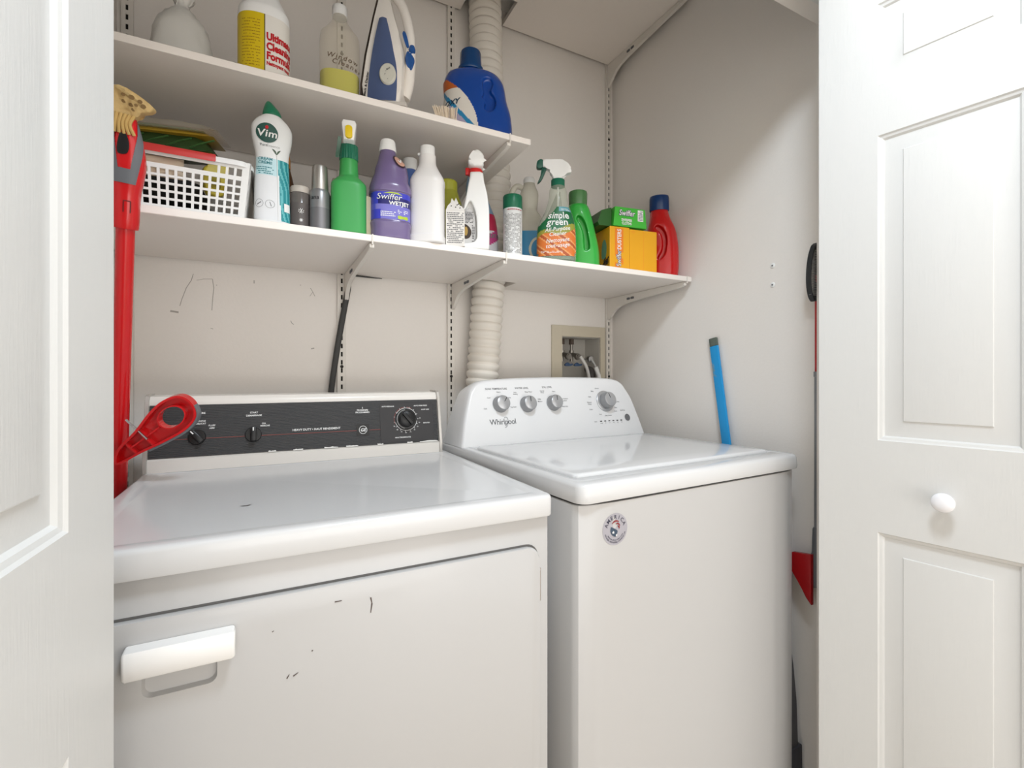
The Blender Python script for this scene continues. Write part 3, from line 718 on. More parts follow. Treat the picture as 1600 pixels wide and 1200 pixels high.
# 1 basket ----------------------------------------------------------------
BW = plast('basket_white', 236, 236, 234, .4)
bk = thing('storage_basket', 'white plastic lattice basket with red grip at the left end of the lower shelf', 'basket', (-.170, 1.165, Z1+.0006))
hw_, dp_, hh_ = .135, .23, .118
def bwall(p0, p1, out, nx, cells_open, zs):
    """tapered lattice wall from p0 to p1 at the base, leaning out by `out`"""
    bm = NB(); p0, p1 = Vector((*p0, 0)), Vector((*p1, 0)); ux = (p1-p0).normalized(); L_ = (p1-p0).length; n = Vector((ux.y, -ux.x, 0))
    def P(a, z, o): 
        f = z/hh_; k = 1+2*out/L_*f
        return p0+ux*(L_/2+(a-L_/2)*k)+n*(out*f+o)+Vector((0, 0, z))
    xs = []; m_ = .012; cw = (L_-2*m_)/nx
    for i in range(nx): xs += [m_+cw*i+cw*.17, m_+cw*i+cw*.83]
    xs = [0]+xs+[L_]
    for j in range(len(zs)-1):
        i = 0
        while i < len(xs)-1:
            hole = (i % 2 == 1) and (j % 2 == 1) or cells_open(xs[i], xs[i+1], zs[j], zs[j+1])
            if not hole:
                V = [bm.verts.new(P(a, z, o)) for o in (0, -.0022) for a, z in ((xs[i], zs[j]), (xs[i+1], zs[j]), (xs[i+1], zs[j+1]), (xs[i], zs[j+1]))]
                for q in ((0, 1, 2, 3), (7, 6, 5, 4), (0, 4, 5, 1), (1, 5, 6, 2), (2, 6, 7, 3), (3, 7, 4, 0)): bm.faces.new([V[w_] for w_ in q])
            i += 1
    return bm
zs = [0]; z = .010
for j in range(5): zs += [z, z+.0105]; z += .0148
zs += [.0885, .1035, hh_]
opn = lambda a, b, z0, z1: z0 >= .088 and z1 <= .104 and a > .05 and b < .215
b_ = NB(); box(b_, -hw_, hw_, .003, dp_, 0, .0025, 0)
tmp = [bwall((-hw_, 0), (hw_, 0), .012, 18, opn, zs), bwall((hw_, 0), (hw_, dp_), .012, 15, lambda *a: False, [0, .118] if False else [0, .01, .0105, .05, .0505, .118]), bwall((hw_, dp_), (-hw_, dp_), .012, 18, lambda *a: False, zs), bwall((-hw_, dp_), (-hw_, 0), .012, 15, lambda *a: False, zs)]
tmp[1].free(); tmp[1] = bwall((hw_, 0), (hw_, dp_), .012, 1, lambda *a: False, [0, hh_])
for t_ in tmp:
    me = bpy.data.meshes.new('x'); t_.to_mesh(me); t_.free(); b_.from_mesh(me); bpy.data.meshes.remove(me)
bb = obj('basket_body', b_, BW, bk, 0)
b_ = NB(); o1 = .0125
rimpts = [(x, y+dp_/2) for x, y in rrect(-hw_-o1-.004, hw_+o1+.004, -dp_/2-o1-.004, dp_/2+o1+.004, .03, 8)]
inn = [(x, y+dp_/2) for x, y in rrect(-hw_-o1+.001, hw_+o1-.001, -dp_/2-o1+.001, dp_/2+o1-.001, .026, 8)]
rg = [[Vector((x, y, z)) for x, y in q] for q, z in ((inn, hh_-.002), (rimpts, hh_-.010), (rimpts, hh_-.002), ([(a*.992, (b-dp_/2)*.992+dp_/2) for a, b in rimpts], hh_+.001), (inn, hh_+.001), (inn, hh_-.002))]
ring_loft(b_, rg, cap0=False, cap1=False); obj('rim', b_, BW, bk, 50)
b_ = NB(); prism(b_, [(-.020, hh_-.012), (-.0205, hh_-.001), (-.016, hh_+.0045), (-.004, hh_+.0055), (-.001, hh_+.001), (-.012, hh_-.004)], -.104, .083, .0012, 2, 'yz')
obj('handle_grip', b_, plast('grip_red', 200, 58, 54, .4), bk)
# things lying in the basket
YEL = plast('pack_yellow', 196, 160, 48, .4); DGR = plast('pack_green', 48, 74, 40, .4)
t_ = thing('sponge_cloth_pack', 'flat green and yellow bag of cleaning cloths lying on top of the basket', 'cloth pack', (-.195, 1.255, Z1+.146), math.radians(-6), None)
t_.rotation_euler.x = math.radians(13); t_.rotation_euler.y = math.radians(-3)
def pillow(w_, d_, h_, z0, nx=14, ny=9, seed=1, e=.5):
    bm = NB(); R = random.Random(seed); ph = [R.uniform(0, 6) for _ in range(6)]
    top = [[bm.verts.new((w_*(i/nx-.5), d_*(j/ny-.5), z0+h_*(max(0, 1-abs(2*i/nx-1)**4)*max(0, 1-abs(2*j/ny-1)**4))**e+.0025*math.sin(i*1.3+ph[0])*math.sin(j*1.7+ph[1])*(0 < i < nx)*(0 < j < ny))) for j in range(ny+1)] for i in range(nx+1)]
    bot = [[top[i][j] if i in (0, nx) or j in (0, ny) else bm.verts.new((w_*(i/nx-.5), d_*(j/ny-.5), z0-h_*.25*(max(0, 1-abs(2*i/nx-1)**4)*max(0, 1-abs(2*j/ny-1)**4))**e)) for j in range(ny+1)] for i in range(nx+1)]
    for i in range(nx):
        for j in range(ny):
            bm.faces.new((top[i][j], top[i+1][j], top[i+1][j+1], top[i][j+1])); bm.faces.new((bot[i][j+1], bot[i+1][j+1], bot[i+1][j], bot[i][j]))
    return bm
obj('lower_cloths', pillow(.215, .16, .038, 0, seed=3), DGR, t_, 60)
obj('yellow_cloths', pillow(.225, .155, .012, .030, seed=5), YEL, t_, 60)
bmc = pillow(.19, .14, .008, .040, seed=6); obj('checked_cloths', bmc, M('cloth_mint', srgb(150, 178, 160), .8, vary=.4, bscale=400), t_, 60)
obj('clear_wrap', pillow(.245, .18, .016, .041, seed=7), M('clear_film', srgb(225, 210, 185), .15, alpha=.3), t_, 60)
b_ = NB()
for k in range(5):
    y = -.0805; tube(b_, [(-.09+.04*k, y, .004), (-.07+.04*k, y-.003, .013), (-.045+.04*k, y-.001, .022)], .0035, 6, 4, .4)
obj('leaf_print', b_, plast('print_leaf', 64, 110, 60), t_, 60)
t_ = thing('yellow_brush', 'small yellow plastic scrubber poking up at the right end of the basket', 'scrubber', (-.0835, 1.215, Z1+.060), .3)
b_ = NB(); prism(b_, sm2([(-.026, .0), (.004, 0), (.008, .030), (.014, .056), (.012, .074), (.002, .078), (-.004, .066), (-.022, .060), (-.034, .045)], 4), -.012, .012, .005, 3); obj('scrubber_body', b_, plast('scrub_yellow', 226, 206, 74), t_)
b_ = NB(); prism(b_, rrect(-.022, -.002, .010, .040, .006), -.0135, -.011, .001, 1); obj('scrub_pad', b_, plast('pad_olive', 176, 160, 60, .8), t_)
t_ = tag(obj('paper_towel_wad', pillow(.14, .045, .010, 0, seed=9), M('paper_cream', srgb(226, 208, 186), .8, bump=.4, bscale=40), None, 60), 'crumpled cream paper behind the slot of the white basket', 'paper'); t_.location = (-.215, 1.176, Z1+.090); t_.rotation_euler = (math.radians(80), 0, .02)
t_ = tag(obj('dark_cloth', pillow(.18, .12, .040, 0, seed=12), M('cloth_dark', srgb(52, 50, 48), .9, bump=.5, bscale=60), None, 60), 'dark cloth folded inside the white lattice basket', 'cloth'); t_.location = (-.20, 1.28, Z1+.060)
t_ = tag(obj('light_cloth', pillow(.19, .15, .022, 0, seed=14), M('cloth_light', srgb(206, 196, 184), .9, bump=.5, bscale=60), None, 60), 'pale cloth lying at the bottom of the white lattice basket', 'cloth'); t_.location = (-.19, 1.28, Z1+.0095)

# 2 amber bottle behind the cream cleaner -----------------------------------
t_ = bottle('amber_bottle', 'orange and brown bottle mostly hidden behind the white and teal cream cleaner', 'bottle', 444, 1.33, Z1)
B = Bottle([(0, .020, .020, 2), (.003, .023, .023, 2), (.13, .023, .023, 2), (.16, .020, .020, 2), (.19, .013, .013, 2)]); b_ = NB(); B.mesh(b_); obj('bottle_body', b_, plast('brown_label', 96, 66, 40), t_)
b_ = NB(); lathe(b_, [(.0145, .189), (.0145, .212), (.012, .224), (.0001, .226)]); obj('cap', b_, plast('cap_orange', 214, 140, 62), t_)

# 3 cream cleaner ------------------------------------------------------------
t_ = bottle('cream_cleaner_bottle', 'white and teal cream cleaner bottle with green pointed cap, tallest beside the basket', 'bottle', 425, 1.19, Z1, 6); size(t_, 1.0, 1, .955)
B = Bottle([(0, .033, .020, 3), (.004, .036, .023, 3), (.05, .0355, .0235, 2.8), (.13, .034, .023, 2.6), (.158, .0335, .022, 2.5), (.20, .040, .023, 2.3), (.222, .041, .023, 2.2), (.240, .034, .021, 2.1), (.252, .022, .017, 2), (.256, .0165, .0150, 2)])
b_ = NB(); B.mesh(b_); body = obj('bottle_body', b_, plast('cream_white', 236, 238, 238, .25), t_)
S = B.surf(.12)
b_ = NB()
def colf(s, z):
    if s > .60+.05*(1-z) : return 1 if math.sin(s*46+z*13+2*math.sin(z*9)) > -.2 else 2
    if z > .72 and s < .6: return 3
    return 0
patch(b_, S, -.036, .040, .010, .150, colf, 40, 50, .0004)
obj('label', b_, [plast('label_white', 226, 228, 230), plast('label_teal', 40, 140, 148), plast('label_teal_light', 104, 186, 190), plast('label_aqua', 190, 222, 228)], body, 40)
b_ = NB(); S2 = B.surf(.2); shape(b_, S2, [(-.012+.0215*math.cos(2*PI*i/30), .206+.0225*math.sin(2*PI*i/30)) for i in range(30)], .0016); obj('logo_disc', b_, plast('logo_green', 44, 84, 76), body, 0)
b_ = NB(); text(b_, S2, 'Vim', .023, -.012, .2035, .0026, bold=.018, shear=.15, space=1.08); text(b_, S, 'CREAM', .009, -.016, .147, .0008, bold=.02, mi=1); text(b_, S, 'CRÈME', .009, -.016, .138, .0008, bold=.02, mi=1); text(b_, S2, 'Pure', .0085, -.020, .178, .001, mi=2); text(b_, S2, 'Essence', .0085, .0005, .178, .001, mi=3)
lines(b_, S, -.034, .002, .112, .130, 4, mi=1, seed=3); obj('lettering', b_, [INKW, plast('ink_teal', 34, 120, 130), INKG, plast('ink_pale', 190, 190, 190)], body, 0)
b_ = NB(); shape(b_, S2, ell(-.0125, .2175, .0030, .0042), .0032); obj('red_dot', b_, plast('dot_red', 190, 30, 40), body, 0)
b_ = NB()
for sg in (-1, 1): shape(b_, S2, sm2([(.007, .160), (.007+sg*.004, .164), (.007+sg*.009, .172), (.007+sg*.002, .168)], 3), .001)
obj('leaf_print', b_, plast('print_leaf2', 70, 92, 70), body, 0)
b_ = NB(); tube(b_, [S(.008, .012+.0146*i, .001) for i in range(11)], .0008, 5); obj('panel_line', b_, INKW, body)
b_ = NB()
for cx_, cz_ in ((-.026, .045), (-.006, .045)):
    for i in range(20):
        a, c = 2*PI*i/20, 2*PI*(i+1)/20; sweep(b_, [(cx_+.008*math.cos(a), cz_+.009*math.sin(a)), (cx_+.008*math.cos(c), cz_+.009*math.sin(c))], .0006, S, .0009)
sweep(b_, [(-.030, .042), (-.022, .048)], .002, S, .001); sweep(b_, [(-.006, .050), (-.003, .040)], .0012, S, .001)
obj('pictogram', b_, INKG, body, 0)
b_ = NB(); patch(b_, S, .020, .034, .033, .052, None, 3, 3, .0012); obj('recycle_square', b_, INKW, body, 0)
b_ = NB(); B2 = Bottle([(.254, .0185, .0165, 2), (.258, .019, .017, 2), (.268, .0165, .015, 2, -.001), (.278, .011, .011, 2, -.004), (.286, .006, .006, 2, -.006), (.289, .003, .003, 2, -.0065)]); B2.mesh(b_); obj('cap', b_, plast('cap_green', 30, 116, 84, .3), t_)

# 4 small jar, 5 aerosol, hidden neighbours -------------------------------------
t_ = bottle('glass_jar', 'short smoky glass jar with pale lid beside the cream cleaner', 'jar', 469, 1.21, Z1)
b_ = NB(); lathe(b_, [(.019, 0), (.0225, .004), (.0225, .085), (.019, .092)], 36); body = obj('jar_body', b_, M('smoky_glass', srgb(122, 116, 112), .12, trans=.25), t_)
b_ = NB(); lathe(b_, [(.0213, .089), (.0218, .091), (.0218, .1015), (.020, .104), (.0001, .104)], 40); obj('lid', b_, plast('lid_cream', 198, 190, 180), t_)
B = Bottle([(0, .0225, .0225, 2), (.09, .0225, .0225, 2)]); S = B.surf()
b_ = NB(); patch(b_, S, -.03, .03, .012, .064, None, 20, 1, .0004); obj('label', b_, plast('label_smoke', 96, 90, 88), body)
b_ = NB()
for cz_, r in ((.045, .006), (.024, .004)):
    for q in range(4): a = q*PI/4+.3; sweep(b_, [(.002+r*math.cos(a), cz_+r*math.sin(a)), (.002-r*math.cos(a), cz_-r*math.sin(a))], .001, S, .0008)
obj('flower_print', b_, INKW, body, 0)
t_ = bottle('deodorant_can', 'slim silver aerosol can with brushed metal cap', 'spray can', 500, 1.19, Z1)
b_ = NB(); lathe(b_, [(.020, 0), (.0222, .003), (.0222, .088), (.0205, .094), (.0195, .097)], 40); body = obj('can_body', b_, M('can_silver', srgb(150, 150, 152), .32, .6), t_)
b_ = NB(); lathe(b_, [(.0185, .0965), (.0185, .099), (.0168, .149), (.0155, .153), (.0001, .153)], 40); obj('cap', b_, M('brushed_metal', srgb(190, 186, 180), .35, .85), t_)
B = Bottle([(0, .0222, .0222, 2), (.09, .0222, .0222, 2)]); S = B.surf(); b_ = NB(); text(b_, S, 'ana', .014, -.011, .076, .0006); obj('lettering', b_, INK, body, 0)
b_ = NB(); patch(b_, S, -.03, .03, .0, .054, None, 16, 1, .0004); obj('lower_band', b_, M('can_dark', srgb(128, 127, 130), .4, .5), body)
t_ = bottle('slim_tube', 'dark slim container squeezed between the silver can and the green spray bottle', 'tube', 520, 1.235, Z1); b_ = NB(); lathe(b_, [(.010, 0), (.012, .003), (.012, .088), (.010, .092)], 24); obj('tube_body', b_, plast('tube_dark', 70, 62, 58), t_); b_ = NB(); lathe(b_, [(.0095, .091), (.0095, .102), (.008, .105), (.0001, .105)], 24); obj('cap', b_, plast('tube_cap', 110, 100, 90), t_)
t_ = bottle('white_tube', 'thin pale stick standing at the back, left of the green spray bottle', 'tube', 523, 1.42, Z1); b_ = NB(); lathe(b_, [(.008, 0), (.0085, .003), (.0085, .215), (.006, .222), (.0001, .224)], 24); obj('tube_body', b_, plast('tube_pale', 196, 184, 172), t_)

# 7 green spray bottle ---------------------------------------------------------
t_ = bottle('green_spray_bottle', 'plain translucent green spray bottle with white and yellow nozzle turned to front', 'spray bottle', 545, 1.185, Z1); size(t_, 1.03, 1, .95)
B = Bottle([(0, .036, .034, 4), (.004, .039, .037, 4), (.02, .0385, .037, 4), (.112, .0385, .037, 3.6), (.128, .036, .034, 2.6), (.140, .027, .026, 2.2), (.148, .0215, .0215, 2), (.185, .0195, .0195, 2), (.188, .018, .018, 2), (.19, .015, .015, 2)])
b_ = NB(); B.mesh(b_, 48); obj('bottle_body', b_, M('green_hdpe', srgb(72, 180, 94), .38, trans=.25), t_)
b_ = NB(); B.mesh(b_, 40, z0=0, z1=.085, shrink=.003); obj('liquid', b_, M('green_liquid', srgb(40, 132, 66), .3), t_)
b_ = NB(); cap_ribbed(b_, .0205, .187, .224, 24, .0012); obj('collar', b_, plast('collar_green', 34, 112, 86), t_)
b_ = NB(); prism(b_, [(-.0115, .222), (.0115, .222), (.0165, .262), (.013, .270), (-.012, .270), (-.0155, .262)], -.040, .038, .004, 2); 
hd_ = obj('sprayer_head', b_, PLW, t_)
b_ = NB(); prism(b_, rrect(-.0075, .0075, .224, .254, .006), -.0455, -.0385, .001, 2); nz_ = obj('nozzle', b_, plast('nozzle_yellow', 232, 200, 30), t_)
b_ = NB(); prism(b_, [(-.060, .226), (-.048, .226), (-.040, .205), (-.046, .185), (-.058, .176), (-.053, .192), (-.052, .206)], -.004, .004, .0015, 2, 'yz'); [setattr(v, 'co', Vector((v.co.x-.017-(.24-v.co.z)*.12, v.co.y+.020, v.co.z))) for v in b_.verts]; obj('trigger', b_, plast('trigger_green', 70, 100, 84), t_)

# 8 folded packet -------------------------------------------------------------
t_ = thing('folded_paper_packet', 'folded beige paper packet standing between the green spray bottle and purple bottle', 'packet', (XP(579, 1.185), 1.185, Z1+.0006), face(579)+.9)
b_ = NB()
prism(b_, [(-.030, 0), (.022, 0), (.024, .05), (.020, .098), (.006, .101), (-.022, .098), (-.028, .05)], -.0035, .0035, .0015, 2); obj('packet_body', b_, M('kraft', srgb(198, 190, 158), .7, bump=.5, bscale=60), t_)
b_ = NB(); prism(b_, [(-.024, .100), (.018, .099), (.026, .088), (.024, .080), (-.020, .084)], .0036, .0065, .001, 1); obj('folded_top', b_, _m['kraft'], t_)

# 9 purple floor cleaner ---------------------------------------------------------
t_ = bottle('floor_cleaner_bottle', 'purple floor cleaner bottle with blue label and white cap', 'bottle', 610, 1.19, Z1, 4); size(t_, 1.02, 1, .965)
B = Bottle([(0, .042, .036, 3), (.004, .047, .041, 3), (.022, .047, .041, 3), (.040, .049, .043, 3), (.046, .0465, .041, 3), (.112, .0465, .041, 3), (.118, .050, .044, 2.8), (.130, .050, .044, 2.5), (.150, .044, .040, 2.3, -.001), (.170, .040, .036, 2.2, .002), (.190, .036, .033, 2.2, .002), (.208, .026, .027, 2, -.003), (.220, .020, .022, 2, -.006), (.232, .018, .018, 2, -.006)])
b_ = NB(); B.mesh(b_, 48); body = obj('bottle_body', b_, M('purple_pet', srgb(122, 106, 150), .22, trans=.1, coat=.3), t_)
b_ = NB(); lathe(b_, [(.0205, .228), (.0205, .231), (.0175, .254), (.016, .257), (.0001, .257)], 36, 'z', (-.006, 0, 0)); obj('cap', b_, PLW, t_)
S = B.surf(.08); b_ = NB()
def colf(s, z):
    if z > .58-.08*s: return 0 if z > .80 or s < .25 else 1
    if z < .36 and s < .3: return 0
    return 2 if z < .58 and s > .2 else 3
patch(b_, S, -.062, .062, .046, .113, colf, 40, 20, .0005)
obj('label', b_, [plast('label_blue', 62, 66, 190), plast('label_navy', 34, 32, 110), plast('label_lilac', 122, 118, 200), plast('label_mid_blue', 80, 84, 200)], body)
b_ = NB(); text(b_, S, 'Swiffer', .0205, -.006, .1005, .001, bold=.03, shear=.2, mi=1); text(b_, S, 'Swiffer', .0205, -.006, .1005, .0016, bold=.0, shear=.2); text(b_, S, 'WETJET', .0135, .018, .0855, .0012, bold=.03)
lines(b_, S, -.025, .010, .052, .066, 3, seed=4); lines(b_, S, .014, .040, .060, .072, 3, seed=5); obj('lettering', b_, [INKW, plast('ink_navy', 24, 28, 84)], body, 0)
b_ = NB(); shape(b_, S, sm2([(-.020, .108), (-.005, .1125), (.014, .112), (.024, .107), (.010, .1105), (-.006, .110)], 3), .0012); 
shape(b_, S, [(x, z) for x, z in rrect(.014, .039, .048, .0565, .003, 3)], .0012); obj('lime_print', b_, plast('lime', 182, 204, 60), body, 0)
S3 = B.surf(.19); b_ = NB(); shape(b_, S3, ell(.020, .196, .0145, .0155, 24), .0022); bd = obj('neck_badge', b_, plast('badge_ink', 60, 44, 58), body, 0)
b_ = NB(); shape(b_, S3, ell(.020, .196, .0112, .0122, 24), .0036); obj('badge_disc', b_, plast('badge_tan', 205, 160, 140), bd, 0)
b_ = NB(); sweep(b_, [(.014, .197), (.018, .192), (.027, .203)], .0028, S3, .0055); obj('tick', b_, INKW, bd, 0)

# 10 blue bottle at the back ------------------------------------------------------
t_ = bottle('blue_bottle', 'small blue bottle with white cap at the back, behind the purple one', 'bottle', 641, 1.36, Z1); size(t_, 1.1, 1.1, 1.21)
B = Bottle([(0, .030, .030, 2), (.004, .034, .034, 2), (.15, .034, .034, 2), (.20, .025, .025, 2), (.216, .016, .016, 2)]); b_ = NB(); B.mesh(b_); obj('bottle_body', b_, plast('blue_pet', 84, 112, 176), t_)
b_ = NB(); cap_ribbed(b_, .0185, .214, .241, 22, .0007); obj('cap', b_, PLW, t_)

# 11 white bottle ------------------------------------------------------------------
t_ = bottle('white_bleach_bottle', 'tall white squared bottle with blank front, right of the purple floor cleaner', 'bottle', 668, 1.175, Z1, -12); size(t_, 1.12, 1.05, .985)
B = Bottle([(0, .036, .030, 3.4), (.004, .0395, .033, 3.4), (.018, .0395, .033, 3.4), (.026, .0375, .031, 3.4), (.14, .0375, .031, 3.2), (.156, .0385, .0315, 3), (.17, .036, .030, 2.6), (.190, .026, .024, 2.2), (.206, .0195, .0195, 2), (.228, .0185, .0185, 2)])
b_ = NB(); B.mesh(b_, 48); body = obj('bottle_body', b_, plast('hdpe_white', 232, 230, 228, .32), t_)
b_ = NB(); cap_ribbed(b_, .0165, .226, .252, 26, .0006, cx=0); box(b_, -.022, -.012, -.004, .004, .229, .237, .002); obj('cap', b_, PLW, t_)
S = B.surf(.1); b_ = NB(); lines(b_, S, -.068, -.040, .040, .148, 22, seed=8); obj('lettering', b_, INKG, body, 0)

# 12 yellow-green bottle behind -----------------------------------------------------
t_ = bottle('lime_bottle', 'lime green bottle standing behind the white bottle and paper carton', 'bottle', 700, 1.34, Z1); size(t_, 1.1, 1.1, 1.17)
B = Bottle([(0, .034, .03, 2.5), (.004, .038, .034, 2.5), (.13, .038, .034, 2.4), (.165, .030, .028, 2.2), (.18, .026, .024, 2)]); b_ = NB(); B.mesh(b_); obj('bottle_body', b_, plast('lime_plastic', 176, 178, 66), t_)
b_ = NB(); lathe(b_, [(.024, .179), (.025, .181), (.025, .203), (.021, .207), (.0001, .207)], 30); obj('cap', b_, plast('lime_cap', 190, 192, 60), t_)

# 13 small carton --------------------------------------------------------------------
t_ = thing('paper_carton', 'small torn-open white paper carton covered in small print', 'carton', (XP(709.5, 1.175), 1.168, Z1+.0006), face(707)+.02); size(t_, 1.05, 1.0, 1.1)
b_ = NB(); w_ = .0225
for c in ((-w_, w_, -.022, -.021, 0, .082), (-w_, w_, .021, .022, 0, .082), (-w_, -w_+.001, -.021, .021, 0, .082), (w_-.001, w_, -.021, .021, 0, .082), (-w_, w_, -.021, .021, 0, .001)): box(b_, *c)
CRD = M('card_white', srgb(222, 218, 212), .7)
body = obj('carton_body', b_, CRD, t_, 0)
b_ = NB(); prism(b_, [(-w_, .082), (w_, .082), (w_-.002, .088), (.008, .102), (.002, .118), (-.002, .106), (-.008, .116), (-.011, .103), (-.018, .094)], -.0225, -.0215, 0)
for v in b_.verts: v.co.y += (v.co.z-.082)*.55
obj('torn_flap', b_, CRD, t_, 0)
b_ = NB(); prism(b_, [(-w_, .082), (w_, .082), (.012, .10), (-.002, .114), (-.016, .098)], .0215, .0225, 0); 
for v in b_.verts: v.co.y -= (v.co.z-.082)*.5
obj('torn_flap', b_, CRD, t_, 0)
S = plane_surf((0, -.022, 0), (1, 0, 0), (0, 0, 1)); b_ = NB(); lines(b_, S, -.020, .020, .006, .078, 17, seed=11); obj('lettering', b_, INKG, body, 0)
b_ = NB(); R = random.Random(5)
for q in range(7):
    x, z = R.uniform(-.012, .012), R.uniform(.086, .099); b_.faces.new([b_.verts.new((x+dx_, -.0226+(z+dz_-.082)*.55, z+dz_)) for dx_, dz_ in ((0, 0), (.003, .0005), (.0035, .003), (.0005, .0028))])
obj('spot_print', b_, INK, body, 0)

# 14 white trigger spray with a handle loop -------------------------------------------
def trig_white(t_, z0):
    pass
t_ = bottle('white_spray_bottle', 'white trigger spray bottle with red collar and dark picture label', 'spray bottle', 743, 1.175, Z1, 2); size(t_, 1.22, 1.1, 1.07)
out = [(-.027, 0), (.027, 0), (.029, .004), (.029, .04), (.0285, .10), (.024, .14), (.018, .165), (.016, .188), (.009, .192), (-.012, .190), (-.015, .165), (-.019, .14), (-.026, .10), (-.029, .06), (-.029, .005)]
b_ = NB(); prism(b_, out, -.022, .022, .006, 3); body = obj('bottle_body', b_, plast('spray_white', 234, 234, 232, .3), t_, 60)
b_ = NB(); prism(b_, sm2([(-.040, .02), (-.002, .02), (.002, .055), (.000, .085), (-.006, .107), (-.013, .118), (-.021, .100), (-.040, .07)], 4), -.03, -.006, .0)
cutout(body, b_, [('REMESH', dict(mode='VOXEL', voxel_size=.0013)), ('SMOOTH', dict(factor=.8, iterations=10))])
b_ = NB(); S = plane_surf((0, -.0048, 0), (1, 0, 0), (0, 0, 1)); prism(b_, sm2([(-.0265, .012), (-.003, .012), (-.001, .055), (-.003, .085), (-.013, .104), (-.022, .088), (-.027, .06)], 4), -.0125, -.004, .001, 1); lab = obj('label', b_, M('label_silver', srgb(198, 196, 194), .45), body)
S = plane_surf((0, -.0126, 0), (1, 0, 0), (0, 0, 1))
b_ = NB(); shape(b_, S, sm2([(-.026, .030), (-.014, .030), (-.009, .044), (-.015, .058), (-.026, .062)], 4), .0004, 0); shape(b_, S, ell(-.021, .046, .004, .011), .0008, 1); obj('picture_print', b_, [plast('pic_dark', 52, 38, 26), plast('pic_gold', 166, 134, 64)], lab, 0)
b_ = NB(); lines(b_, S, -.022, -.005, .066, .094, 9, seed=13); lines(b_, S, -.008, -.002, .016, .062, 12, seed=14); obj('lettering', b_, INK, lab, 0)
b_ = NB(); lathe(b_, [(.015, .186), (.0155, .188), (.0155, .199), (.013, .203), (.0001, .203)], 30); box(b_, -.022, -.010, -.004, .004, .188, .206, .002); obj('collar', b_, plast('collar_red', 204, 36, 34), t_)
b_ = NB(); prism(b_, sm2([(-.011, .203), (.014, .203), (.0165, .215), (.017, .228), (.008, .240), (-.002, .241), (-.013, .226), (-.016, .212)], 3), -.028, .022, .006, 3); obj('sprayer_head', b_, PLW, t_)

# 15 blue bottle with pink label behind it -----------------------------------------------
t_ = bottle('pink_label_bottle', 'translucent blue spray bottle with pink label behind the white spray bottle', 'spray bottle', 751, 1.29, Z1, 0); size(t_, 1.12, 1.1, 1.10)
B = Bottle([(0, .043, .028, 2.6), (.004, .046, .030, 2.6), (.07, .045, .030, 2.6), (.11, .040, .028, 2.5), (.16, .030, .024, 2.3, -.008), (.205, .022, .020, 2, -.016), (.235, .014, .014, 2, -.018)]); b_ = NB(); B.mesh(b_); body = obj('bottle_body', b_, M('blue_clear', srgb(134, 166, 200), .3, alpha=.8), t_)
S = B.surf(.05); b_ = NB(); patch(b_, S, -.04, .052, .012, .125, lambda s, z: 1 if abs(z-.25-.3*s*s) < .13 else (2 if z > .75-.2*s else 0), 30, 30, .0006); lab = obj('label', b_, [plast('lab_grey', 206, 204, 206), plast('lab_magenta', 180, 60, 120), plast('lab_crimson', 178, 40, 74)], body)
b_ = NB(); text(b_, S, 'aune', .022, .034, .068, .0014, bold=.02); obj('lettering', b_, INKG, lab, 0)
b_ = NB(); lathe(b_, [(.015, .234), (.0155, .236), (.0155, .262), (.013, .266), (.0001, .266)], 24, 'z', (-.018, 0, 0)); obj('collar', b_, plast('collar_red2', 190, 60, 54), t_)

# 16 aerosol with green cap -------------------------------------------------------------
t_ = bottle('green_cap_aerosol', 'white aerosol can full of small print with a dark green cap', 'spray can', 801, 1.19, Z1); size(t_, 1.13, 1.13, 1.05)
b_ = NB(); lathe(b_, [(.0235, 0), (.0245, .001), (.0245, .004), (.0235, .006), (.0235, .128), (.021, .131)], 44); body = obj('can_body', b_, M('can_white', srgb(226, 226, 224), .3), t_)
b_ = NB(); lathe(b_, [(.0238, .127), (.0240, .128), (.0238, .160), (.0225, .163), (.017, .1635), (.0165, .160), (.0001, .160)], 44); obj('cap', b_, plast('cap_dark_green', 24, 104, 74, .3), t_)
B = Bottle([(0, .0235, .0235, 2), (.13, .0235, .0235, 2)]); S = B.surf(); b_ = NB(); lines(b_, S, -.022, .024, .008, .112, 30, seed=20, fill=.5); obj('lettering', b_, M('ink_mid', srgb(158, 156, 154), .6), body, 0)
b_ = NB(); lines(b_, S, -.014, .026, .119, .124, 1, seed=21); obj('red_print', b_, plast('ink_red', 170, 60, 70), body, 0)

# 17 clear jug with blue label -------------------------------------------------------------
t_ = bottle('clear_jug', 'cloudy clear jug with loop handle and light blue label at the back', 'jug', 827, 1.33, Z1); size(t_, 1.2, 1.1, 1.2)
CL = M('cloudy_pet', srgb(226, 222, 206), .25, alpha=.62)
B = Bottle([(0, .044, .034, 3), (.004, .048, .038, 3), (.10, .048, .038, 3), (.125, .044, .036, 2.6), (.15, .028, .026, 2.2), (.165, .021, .021, 2), (.185, .023, .023, 2), (.205, .024, .024, 2), (.225, .017, .017, 2), (.236, .014, .014, 2)]); b_ = NB(); B.mesh(b_, 44); body = obj('jug_body', b_, CL, t_)
b_ = NB(); tube(b_, [(-.016, 0, .222), (-.032, 0, .228), (-.044, 0, .216), (-.047, 0, .19), (-.047, 0, .155), (-.040, 0, .128)], .0075, 12, 6); obj('handle', b_, CL, t_)
b_ = NB(); lathe(b_, [(.0145, .234), (.0155, .236), (.0155, .244), (.013, .249), (.0001, .251)], 28); obj('cap', b_, PLW, t_)
S = B.surf(.05); b_ = NB(); patch(b_, S, -.056, .056, .010, .100, None, 30, 1, .0005); lab = obj('label', b_, plast('label_sky', 66, 150, 196), body)
b_ = NB()
